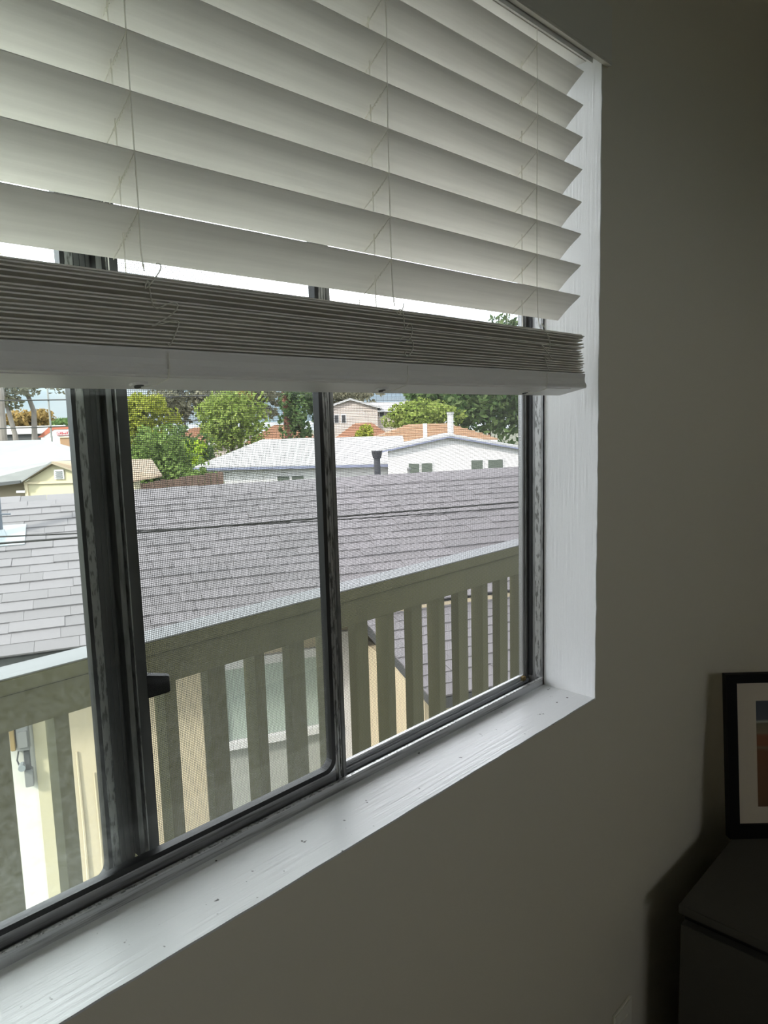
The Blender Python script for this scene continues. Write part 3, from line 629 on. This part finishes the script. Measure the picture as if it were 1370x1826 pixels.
def gable(parent, o, a, d, wz, rz, wall, roof, over=.3, thick=.12, names=('walls', 'roof')):
    """house block: o = front-left ground corner, a = width vector along the front gable, d = depth vector; wz wall top, rz ridge height"""
    o, a, d = Vector(o), Vector(a), Vector(d); au, du = a.normalized(), d.normalized()
    g = o.z
    poly = [o, o + a, o + a + Zv * (wz - g), o + a * .5 + Zv * (rz - g), o + Zv * (wz - g)]
    MB().prism(poly, d).build(names[0], wall, parent)
    sl_ = (rz - wz) / (a.length / 2)
    for sgn in (0, 1):
        e0 = (o - au * over if sgn == 0 else o + a + au * over) + Zv * (wz - g - sl_ * over) - du * over
        r0 = o + a * .5 + Zv * (rz - g) - du * over
        MB().prism([e0, r0, r0 + Zv * thick, e0 + Zv * thick], d + du * 2 * over).build('roof_slope', roof, parent)
def win_on(parent, o, a, up, n, m=None, name='window', fm=None):
    """window proud of a wall: frame with a pane as its sub-part; n points out of the wall"""
    o, a, up, n = map(Vector, (o, a, up, n))
    f = MB().obox(o - a.normalized() * .05 - up.normalized() * .05, a + a.normalized() * .1, up + up.normalized() * .1, n * .04).build(name, fm or M['white'], parent)
    p = MB().obox(o, a, up, n * .055).mesh('pane', m or M['clearglass'])
    q = bpy.data.objects.new('pane', p); C.objects.link(q); q.parent = f; q.matrix_parent_inverse = Matrix()
    return f

# yellow gable house behind the shingled roof, at the left
F0 = Vector((4.93, 13.57, GZ)); AU = Vector((.691, -.722, 0)); AD = Vector((.722, .691, 0))
def G(a, d, z): return F0 + AU * a + AD * d + Zv * (z - GZ)
ga = thing('gabled_house', 'yellow gabled house with grey and tan roofs', 'house', tuple(F0))
MB().prism([G(0, 0, GZ), G(1.95, 0, GZ), G(1.95, 0, -1.03), G(1.33, 0, -1.0), G(.547, 0, -.69), G(0, 0, -1.0)], AD * .25).build('gable_wall', M['paleyellow'], ga)
MB().prism([G(.547, -.12, -.645), G(-.03, -.12, -.975), G(-.03, -.12, -1.0), G(.547, -.12, -.685)], AD * .14).build('rake_board', M['beige'], ga)
MB().prism([G(.547, -.12, -.645), G(1.37, -.12, -.985), G(1.37, -.12, -1.01), G(.547, -.12, -.685)], AD * .14).build('rake_board', M['beige'], ga)
def slab(name, pts, m, th=.03):
    MB().prism([G(*p) for p in pts], -Zv * th).build(name, m, ga)
slab('tan_roof', [(.547, -.10, -.64), (1.37, -.10, -.98), (1.98, -.10, -1.01), (2.42, .05, -.945), (1.98, .9, -.70)], M['tanroof'])
slab('grey_roof', [(-1.3, -.15, -1.065), (0, -.15, -.97), (-.02, .2, -.93), (.547, -.05, -.645), (.95, .35, -.645), (-.10, 2.5, -.515), (-1.20, 3.5, -.335), (-3.6, 3.5, -.335), (-2.8, 1.0, -.85)], M['greyroof'])
slab('grey_eave', [(-1.3, -.17, -1.058), (0, -.17, -.965), (.547, -.12, -.640), (-1.3, .9, -.86)], M['greyroof'])
MB().prism([G(-1.3, -.19, -1.14), G(0.0, -.19, -1.005), G(0.0, -.19, -.955), G(-1.3, -.19, -1.05)], AD * .05).build('fascia_board', M['gutter'], ga)
MB().obox(G(-1.6, .25, GZ), AU * 1.65, AD * .1, Zv * (-1.02 - GZ)).build('side_wall', M['beige'], ga)
MB().obox(G(-.01, -.03, GZ), AU * .055, AD * .04, Zv * (-1.0 - GZ)).build('corner_trim', M['cream'], ga)
MB().obox(G(-.01, -.04, -1.04), AU * 1.95, AD * .05, Zv * .045).build('belt_trim', M['cream'], ga)
MB().obox(G(-.15, -.06, -1.185), AU * .15, AD * .05, Zv * .04).build('downspout_elbow', M['white'], ga)
vo = G(.535, -.03, -.965)
vt = MB().obox(vo, AU * .17, AD * .03, Zv * .17).build('gable_vent', M['white'], ga)
for i in range(4):
    q = MB().obox(vo + AU * .025 - AD * .02 + Zv * (.022 + .035 * i), AU * .12, AD * .018, Zv * .018).mesh('louver', M['greyroof'])
    lo_ = bpy.data.objects.new('louver', q); C.objects.link(lo_); lo_.parent = vt

fc = thing('plank_fence', 'brown weathered plank fence below the big green tree', 'fence', (7.3, 12.6, GZ))
fa, fb = Vector((6.95, 13.72, 0)), Vector((8.27, 12.38, 0)); n = 15; fd = (fb - fa) / n
for i in range(n):
    h_top = -1.235 + .015 * i + R.uniform(-.015, .015)
    MB().obox(fa + fd * i + Zv * GZ, fd * .93, Vector((.014, .014, 0)) * 1.3, Zv * (h_top - GZ)).build('plank', M['fence'], fc)
MB().obox(fa + Zv * -1.6 + Vector((.02, .02, 0)), fb - fa, Vector((.03, .03, 0)), Zv * .08).build('fence_rail', M['fence'], fc)

# long white house with a hipped white roof
B0 = Vector((15.05, 24.55, 0)); BU = Vector((.716, -.698, 0)); BD = Vector((.698, .716, 0))
hb = thing('hipped_white_house', 'long white house with hipped white roof', 'house', (B0.x, B0.y, GZ))
MB().obox(B0 + BU * .35 + BD * .4 + Zv * GZ, BU * 7.5, BD * 4, Zv * (-1.80 - GZ)).build('walls', M['white'], hb)
e1, e2 = B0 + Zv * -1.76, B0 + BU * 8.2 + Zv * -1.83; r1, r2 = B0 + BU * 2.3 + BD * 3.0 + Zv * -.86, B0 + BU * 8.2 + BD * 3.0 + Zv * -.88
MB().prism([e1, e2, r2, r1], -Zv * .05).build('roof_slope', M['whiteroof'], hb)
MB().prism([e1, r1, B0 + BD * 4.9 + Zv * -1.76], -Zv * .05).build('roof_hip', M['whiteroof'], hb)
MB().prism([r1, r2, B0 + BU * 8.2 + BD * 4.9 + Zv * -1.8, B0 + BD * 4.9 + Zv * -1.76], -Zv * .05).build('roof_slope', M['whiteroof'], hb)
MB().obox(B0 + Zv * -1.90 - BD * .02, BU * 8.2 - Zv * .07, BD * .04, Zv * .10).build('fascia', M['blueband'], hb)
MB().obox(B0 + BU * .22 + BD * .3 + Zv * -2.5, BU * .14, BD * .1, Zv * .52).build('corner_post', M['flue'], hb)
for k in (3.15, 3.70):
    win_on(hb, B0 + BU * k + BD * .40 + Zv * -2.60, BU * .46, Zv * .36, -BD)

# white gabled house to its right
C0 = Vector((18.9, 17.95, 0)); CU = Vector((.694, -.720, 0)); CD = Vector((.720, .694, 0))
hc = thing('white_gabled_house', 'white gabled house near the screen edge', 'house', (C0.x, C0.y, GZ))
MB().prism([C0 + Zv * GZ, C0 + CU * 4.9 + Zv * GZ, C0 + CU * 4.9 + Zv * -1.34, C0 + CU * 2.2 + Zv * -.84, C0 + Zv * -1.22], CD * 1.9).build('walls', M['white'], hc)
for (p, q) in ((C0 - CU * .3 + Zv * -1.26, C0 + CU * 2.2 + Zv * -.79), (C0 + CU * 2.2 + Zv * -.79, C0 + CU * 5.2 + Zv * -1.38)):
    MB().prism([p - CD * .2, q - CD * .2, q - CD * .2 + Zv * .07, p - CD * .2 + Zv * .07], CD * 1.95).build('roof_slope', M['whiteroof'], hc)
    MB().prism([p - CD * .23, q - CD * .23, q - CD * .23 - Zv * .055, p - CD * .23 - Zv * .055], CD * .03).build('barge_board', M['blueband'], hc)
for k, w in ((.72, .38), (1.18, .38), (3.55, .52), (2.95, .40)):
    win_on(hc, C0 + CU * k + Zv * (-2.11 if k < 2 else -2.05), CU * w, Zv * .38, -CD)
MB().obox(C0 + CU * 1.35 + CD * 1.4 + Zv * -1.1, CU * .14, CD * .14, Zv * .75).build('chimney_pipe', M['white'], hc)
pp_ = thing('white_roof_pipe', 'tall white pipe above the white gabled house', 'pipe', (24.6, 19.4, -1.2))
_p = Vector((24.85, 19.85, 0))
MB().tube([_p + Zv * GZ, _p + Zv * .02], .13, 10).build('pipe_shaft', M['white'], pp_)
MB().tube([_p + Zv * -.04, _p + Zv * .06], .16, 10).build('pipe_top', M['whiteroof'], pp_)

# beige house on the rise
D0 = Vector((40.3, 45.4, GZ)); DU = Vector((.70, -.714, 0)); DD = Vector((.714, .70, 0))
hd = thing('beige_house', 'pale beige house with white gable trim up the hill', 'house', tuple(D0))
gable(hd, D0, DU * 4.4, DD * 6, .62, 1.30, M['housebeige'], M['whiteroof'], .3, .16)
MB().obox(D0 + DU * 3.4 + DD * .5, DU * 5, DD * 5, Zv * (.35 - GZ)).build('wing_walls', M['housebeige'], hd)
MB().prism([D0 + DU * 3.2 + Zv * (.30 - GZ), D0 + DU * 8.7 + Zv * (.20 - GZ), D0 + DU * 8.7 + DD * 3 + Zv * (.9 - GZ), D0 + DU * 3.2 + DD * 3 + Zv * (1.0 - GZ)], Zv * .12).build('wing_roof', M['whiteroof'], hd)
for k, z in ((.85, -.50), (1.45, -.50), (4.6, -.1), (5.4, -.1)):
    win_on(hd, D0 + DU * k + DD * (0 if k < 3 else .5) + Zv * (z - GZ), DU * .32, Zv * .62, -DD, m=M['dark'])

P0 = Vector((58.5, 55.6, GZ))
hp = thing('hillside_house', 'pale lilac white house on the hill right of the beige house', 'house', tuple(P0))
gable(hp, P0, DU * 6.5, DD * 5, .70, 1.75, M['lilac'], M['whiteroof'], .4, .15)
for k, z in ((1.2, -.6), (3.0, -.6), (4.8, -.6), (3.0, .4)):
    win_on(hp, P0 + DU * k + Zv * (z - GZ), DU * .6, Zv * .6, -DD, m=M['clearglass'])

# tiled roofs among the trees
def tile_house(o, a, d, wz, rz, m, label, wall='housebeige'):
    g = thing('tiled_house', label, 'house', (o[0], o[1], GZ)); o = Vector((o[0], o[1], GZ)); a, d = Vector(a), Vector(d)
    MB().obox(o, a, d, Zv * (wz - GZ)).build('walls', M[wall], g)
    au, du = a.normalized(), d.normalized(); e = [o - au * .4 - du * .4, o + a + au * .4 - du * .4, o + a + au * .4 + d + du * .4, o - au * .4 + d + du * .4]
    e = [p + Zv * (wz - GZ) for p in e]; k = min(.32, d.length / a.length / 2)
    r1, r2 = o + a * k + d * .5 + Zv * (rz - GZ), o + a * (1 - k) + d * .5 + Zv * (rz - GZ)
    for nm, poly in (('roof_slope', [e[0], e[1], r2, r1]), ('roof_slope', [e[2], e[3], r1, r2]), ('roof_hip', [e[1], e[2], r2]), ('roof_hip', [e[3], e[0], r1])):
        MB().prism(poly, Zv * .06).build(nm, m, g)
    MB().obox(e[0] - Zv * .16, e[1] - e[0], du * .06, Zv * .16).build('fascia', M['white'], g)
    n_rows = 7
    for i in range(1, n_rows):          # raised courses of tiles on the slope that faces here
        t = i / n_rows; p, q = e[0].lerp(r1, t), e[1].lerp(r2, t)
        MB().tube([p + Zv * .07, q + Zv * .07], .05, 5).build('tile_course', m, g)
tile_house((23.4, 40.8), (2.6, -2.5, 0), (2.6, 2.6, 0), -1.35, -.50, M['tile'], 'small terracotta roofed house among trees at left of the white hip roof')
tile_house((25.2, 34.6), (2.2, -2.3, 0), (2.6, 2.5, 0), -1.4, -.45, M['tile'], 'terracotta roofed house behind the red trunked tree')
tile_house((28.9, 31.3), (1.9, -2.0, 0), (2.4, 2.3, 0), -1.4, -.48, M['tile'], 'terracotta roofed house glimpsed left of the beige house')
tile_house((25.3, 24.9), (3.8, -3.95, 0), (3.4, 3.3, 0), -1.30, -.55, M['peach'], 'low peach tiled house behind the white gabled house', 'white')

# restaurant far left
E0 = Vector((20.9, 65.4, 0)); EU = Vector((.698, -.716, 0)); ED = Vector((.716, .698, 0))
rs = thing('restaurant', 'white diner with orange red roof band and red sign', 'restaurant', (E0.x, E0.y, GZ))
MB().obox(E0 + Zv * GZ, EU * 4.6, ED * 5, Zv * (-.75 - GZ)).build('left_walls', M['dark'], rs)
MB().obox(E0 - EU * .5 - ED * .3 + Zv * -.72, EU * 5.2, ED * 5, Zv * .62).build('white_parapet', M['white'], rs)
MB().obox(E0 - EU * .5 - ED * .33 + Zv * -.46, EU * 2.0, ED * .03, Zv * .12).build('pink_stripe', M['red'], rs)
MB().obox(E0 + EU * 4.3 + Zv * GZ, EU * 3.6, ED * 5, Zv * (-1.0 - GZ)).build('right_walls', M['white'], rs)
MB().prism([E0 + EU * 4.2 + Zv * -1.05, E0 + EU * 7.6 + Zv * -1.05, E0 + EU * 7.6 + Zv * -.30, E0 + EU * 5.3 + Zv * -.30], ED * 1.2).build('white_wedge', M['white'], rs)
MB().prism([E0 + EU * 4.35 + Zv * -1.02 - ED * .05, E0 + EU * 4.75 + Zv * -1.02 - ED * .05, E0 + EU * 5.75 + Zv * -.42 - ED * .05, E0 + EU * 7.6 + Zv * -.42 - ED * .05, E0 + EU * 7.6 + Zv * -.16 - ED * .05, E0 + EU * 5.4 + Zv * -.16 - ED * .05], ED * .1).build('orange_red_band', M['orangered'], rs)
sg = MB().obox(E0 + EU * 5.95 - ED * .10 + Zv * -.93, EU * 1.05, ED * .06, Zv * .32).build('red_sign', M['red'], rs)
q = MB().obox(E0 + EU * 6.03 - ED * .13 + Zv * -.88, EU * .90, ED * .05, Zv * .22).mesh('sign_face', M['white']); qo = bpy.data.objects.new('sign_face', q); C.objects.link(qo); qo.parent = sg
mb = MB()
for i in range(6):
    mb.obox(E0 + EU * (6.08 + .14 * i) - ED * .15 + Zv * (-.845 + .02 * (i % 2)), EU * .10, ED * .03, Zv * (.12 + .03 * ((i * 7) % 3)))
q = mb.mesh('sign_strokes', M['red']); qo = bpy.data.objects.new('sign_strokes', q); C.objects.link(qo); qo.parent = sg
tw = thing('tan_building', 'tan orange wall below the red diner sign', 'building', (24.6, 56.5, GZ))
MB().obox(Vector((23.35, 56.6, GZ)), EU * 2.6, ED * 3, Zv * (-1.02 - GZ)).build('tan_walls', M['peach'], tw)
MB().obox(Vector((23.3, 56.55, -1.04)), EU * 2.7, ED * 3.1, Zv * .07).build('parapet_cap', M['cream'], tw)

# utility pole and wires
up_ = thing('utility_pole', 'thin utility pole at left with cross wires', 'pole', (16.7, 41.2, GZ))
MB().tube([Vector((16.58, 41.26, GZ)), Vector((16.58, 41.26, 7.0))], .06, 8, .045).build('pole_shaft', M['greymetal'], up_)
MB().obox(Vector((16.1, 41.75, 6.2)), EU * 1.4, ED * .1, Zv * .1).build('crossarm', M['greymetal'], up_)
wirecurve('power_line', (9, 49, 1.60), (24, 33.5, 1.35), .15, .035, 'thin dark power line crossing the sky above the diner, upper one')
wirecurve('power_line', (9, 49, -.12), (24, 33.5, .05), .10, .035, 'thin dark power line just above the diner roof, lower one')
wirecurve('roof_cable', H(-3.0, 5.0, -.70), H(6.2, 5.0, -.70), .02, .007, 'black cable stretched across the shingled roof, lower of two')
wirecurve('roof_cable', H(-.78, 6.2, -.83), H(6.2, 6.2, -.93), .05, .006, 'black cable running from the vent pipe, upper of two')

# ------------------------------------------------------------------ trees
def tree(name, label, c, r, m, trunk, n=2600, leaf=.10, seed=0, group=None, trunk_r=.12, blobs=26, hollow=.35, trunk_pts=None, z0=GZ, cat='tree'):
    rg = np.random.default_rng(seed); c = np.array(c, float); r = np.array(r, float)
    th = thing(name, label, cat, (c[0], c[1], z0), group)
    bc = rg.normal(size=(blobs, 3)); bc /= np.linalg.norm(bc, axis=1)[:, None]; bc *= rg.uniform(hollow, .85, size=(blobs, 1)); br = rg.uniform(.22, .42, size=blobs)
    idx = rg.integers(0, blobs, n); d = rg.normal(size=(n, 3)); d /= np.linalg.norm(d, axis=1)[:, None]
    p = (bc[idx] + d * (br[idx] * rg.uniform(.75, 1.05, n))[:, None]) * r + c
    a = rg.normal(size=(n, 3)); a /= np.linalg.norm(a, axis=1)[:, None]; bb = np.cross(a, d + rg.normal(size=(n, 3)) * .5); bb /= np.linalg.norm(bb, axis=1)[:, None] + 1e-9
    s = leaf * rg.uniform(.6, 1.3, size=(n, 1))
    v = np.stack([p - a * s, p + bb * s * .55, p + a * s, p - bb * s * .55], 1).reshape(-1, 3)
    me = bpy.data.meshes.new('foliage'); me.from_pydata(v.tolist(), [], np.arange(4 * n).reshape(n, 4).tolist()); me.materials.append(m)
    o = link('foliage', me, th); o['kind'] = 'stuff'
    if trunk:
        tp = trunk_pts or [(c[0] + .1, c[1], z0), (c[0] - .05, c[1], (z0 + c[2]) / 2), (c[0], c[1], c[2] + r[2] * .3)]
        tb = MB().tube(tp, trunk_r, 8, trunk_r * .45)
        for k in range(4):
            q = bc[k] * r * .8 + c; st_ = Vector(tp[-1]).lerp(Vector(tp[-2]), .3 + .1 * k); tb.tube([st_, st_.lerp(Vector(q), .5) + Zv * .1, Vector(q)], trunk_r * .4, 5, trunk_r * .12)
        tb.build('trunk', trunk, th)
    return th
LM = dict(mid=leaf_mat('leaf_mid_green', (.12, .20, .05), (.26, .36, .11)), yel=leaf_mat('leaf_yellow_green', (.24, .29, .04), (.44, .46, .09)), dark=leaf_mat('leaf_dark_green', (.06, .12, .04), (.18, .25, .10)),
          grey=leaf_mat('leaf_olive_grey', (.14, .14, .09), (.28, .27, .19)), lime=leaf_mat('leaf_lime', (.26, .42, .03), (.46, .58, .08)), fresh=leaf_mat('leaf_fresh_green', (.20, .29, .06), (.38, .46, .13)),
          rust=leaf_mat('leaf_rust', (.22, .16, .06), (.40, .26, .10)), orange=leaf_mat('leaf_orange', (.45, .28, .04), (.55, .40, .08)))
tree('green_tree', 'large mid green tree rising behind the plank fence', (12.15, 21.9, -1.45), (1.3, 1.3, 1.5), LM['mid'], M['trunk'], 7000, .085, 1, blobs=52)
tree('yellow_green_tree', 'yellow green tree behind the large mid green tree', (18.0, 33.7, .05), (1.7, 1.7, 1.5), LM['yel'], M['trunk'], 4200, .13, 2, blobs=32)
tree('fresh_green_tree', 'fresh green tree behind the white hip roof', (20.9, 30.4, -.10), (1.9, 1.9, 1.9), LM['fresh'], M['trunk'], 5200, .11, 3, blobs=40)
tree('olive_grey_tree', 'olive grey tree far behind the yellow green tree', (27.2, 45.0, 1.65), (2.6, 2.6, 1.85), LM['grey'], M['trunk_grey'], 3200, .18, 4)
tree('olive_grey_tree', 'olive grey tree behind the roof with reddish trunk', (27.2, 37.5, 1.3), (2.4, 2.4, 1.6), LM['grey'], M['trunk_grey'], 3000, .17, 44)
tree('lime_shrub', 'bright lime shrub beside the white hip roof corner', (17.4, 28.4, -1.75), (1.3, 1.3, .85), LM['lime'], M['trunk'], 2600, .075, 5, trunk_r=.05, cat='shrub')
tree('red_trunk_tree', 'dark green tree with a reddish trunk above white roof', (22.2, 26.6, .35), (1.05, 1.05, 1.7), LM['dark'], M['trunk_red'], 3000, .12, 6, trunk_r=.20, trunk_pts=[(21.75, 27.1, GZ), (21.7, 27.0, -.8), (21.6, 27.0, .6), (21.55, 27.0, 1.6)], blobs=22, hollow=.5)
tree('bright_bush', 'bright green bushy tree behind the peach tiled house', (33.0, 28.3, -.08), (2.25, 2.25, 1.25), LM['fresh'], M['trunk'], 4800, .13, 7, blobs=36)
tree('dark_green_tree', 'tall dark green tree by the screen right edge', (36.6, 26.2, 1.6), (2.9, 2.9, 4.1), LM['dark'], M['trunk'], 6500, .22, 8, blobs=44)
tree('dark_green_tree', 'dark green tree between the bright bush and beige house', (40.0, 33.5, 1.2), (2.4, 2.4, 2.0), LM['dark'], M['trunk'], 3600, .20, 18)
tree('yellow_shrub', 'small yellow green shrub above the white house ridge', (23.2, 23.4, -.85), (.55, .55, .46), LM['yel'], M['trunk'], 900, .08, 9, trunk_r=.04, cat='shrub')
tree('orange_tree', 'orange leaved tree crown among the green trees', (26.2, 37.0, 1.75), (1.0, 1.0, .55), LM['orange'], M['trunk'], 900, .14, 10)
tree('eucalyptus', 'tall eucalyptus with pale trunk left of the utility pole', (20.0, 52.3, 3.6), (3.0, 3.0, 2.0), LM['grey'], M['trunk_grey'], 1700, .17, 11, trunk_r=.24, trunk_pts=[(19.74, 51.98, GZ), (19.75, 52.0, -1.0), (19.9, 52.1, .9), (19.6, 52.4, 2.4), (19.0, 52.9, 4.2)], blobs=22)
tree('eucalyptus', 'leaning eucalyptus with pale trunk at the far left', (17.6, 51.4, 3.0), (2.6, 2.6, 2.0), LM['grey'], M['trunk_grey'], 1900, .17, 12, trunk_r=.20, trunk_pts=[(18.3, 50.9, GZ), (18.15, 51.0, -.6), (17.9, 51.2, 1.2), (17.7, 51.4, 2.8), (17.4, 51.6, 4.4)], blobs=20)
tree('eucalyptus', 'sparse hanging eucalyptus sprays right of the utility pole', (22.6, 50.2, 3.3), (2.2, 2.2, 1.5), LM['grey'], M['trunk_grey'], 600, .16, 13, blobs=16, trunk_r=.12)
tree('rust_tree', 'rounded rust and olive tree in the distance behind the diner', (27.4, 73.4, .35), (2.9, 2.9, 1.35), LM['rust'], M['trunk'], 2600, .22, 14)
tree('distant_tree', 'low distant grey green trees along the horizon', (37.5, 91.6, .05), (5.0, 5.0, .75), LM['dark'], M['trunk'], 1600, .25, 15)
tree('garden_shrub', 'green garden shrub below the lower roof', tuple(H(2.0, 4.0, -3.4)), (.55, .55, .9), LM['mid'], M['trunk'], 2200, .05, 16, trunk_r=.03, cat='shrub')
tree('low_shrub', 'dark green shrub between the plank fence and white house', (12.6, 20.6, -2.1), (.9, .9, .8), LM['mid'], M['trunk'], 2600, .075, 21, trunk_r=.04, cat='shrub')
tree('ridge_trees', 'brownish green trees on the ridge above the beige house', (57, 60.5, 2.0), (4.5, 4.5, 1.3), LM['grey'], M['trunk_grey'], 2200, .26, 22)
tree('street_tree', 'dark tree showing between the fence tree and tiled roof', (17.5, 29.0, -1.3), (1.3, 1.3, 1.0), LM['dark'], M['trunk'], 2200, .11, 17)
# palm whose frond tips show in the gap of the blind
pm = thing('palm', 'tall palm seen through the gap in the blind at left', 'palm', (15.2, 44.0, GZ))
MB().tube([(15.0, 44.1, GZ), (15.1, 44.0, 3), (15.2, 44.0, 9.0)], .22, 8, .15).build('trunk', M['trunk_grey'], pm)
for k in range(18):
    a = 2 * PI * k / 18 + R.uniform(-.1, .1); el = R.uniform(-.2, 1.0); ln = R.uniform(1.1, 1.5); mb = MB()
    dv = Vector((math.cos(a), math.sin(a), 0)); pts = [Vector((15.2, 44.0, 9.0)) + dv * (ln * t) + Zv * (math.sin(el) * ln * t - .8 * t * t) for t in np.linspace(0, 1, 8)]
    sd = dv.cross(Zv)
    for i in range(7):
        w = .16 * (1 - i / 8)
        for sg_ in (-1, 1):
            for q in range(3):
                p0 = pts[i].lerp(pts[i + 1], q / 3); mb.add([p0, p0 + dv * .05, p0 + sd * (sg_ * w * 1.6) + dv * .22 - Zv * .10], [(0, 1, 2)])
    mb.build('frond', LM['yel'], pm, recalc=False)

# repeats share a group phrase
GROUPS = {'eucalyptus': 'eucalyptus trees by the diner', 'olive_grey_tree': 'olive grey trees in the distance', 'dark_green_tree': 'dark green trees at right',
          'tiled_house': 'tiled roof houses among the trees', 'power_line': 'power lines above the diner', 'roof_cable': 'cables over the shingled roof'}
for o in list(C.objects):
    g = GROUPS.get(o.name.split('.')[0])
    if g and o.parent is None: o['group'] = g
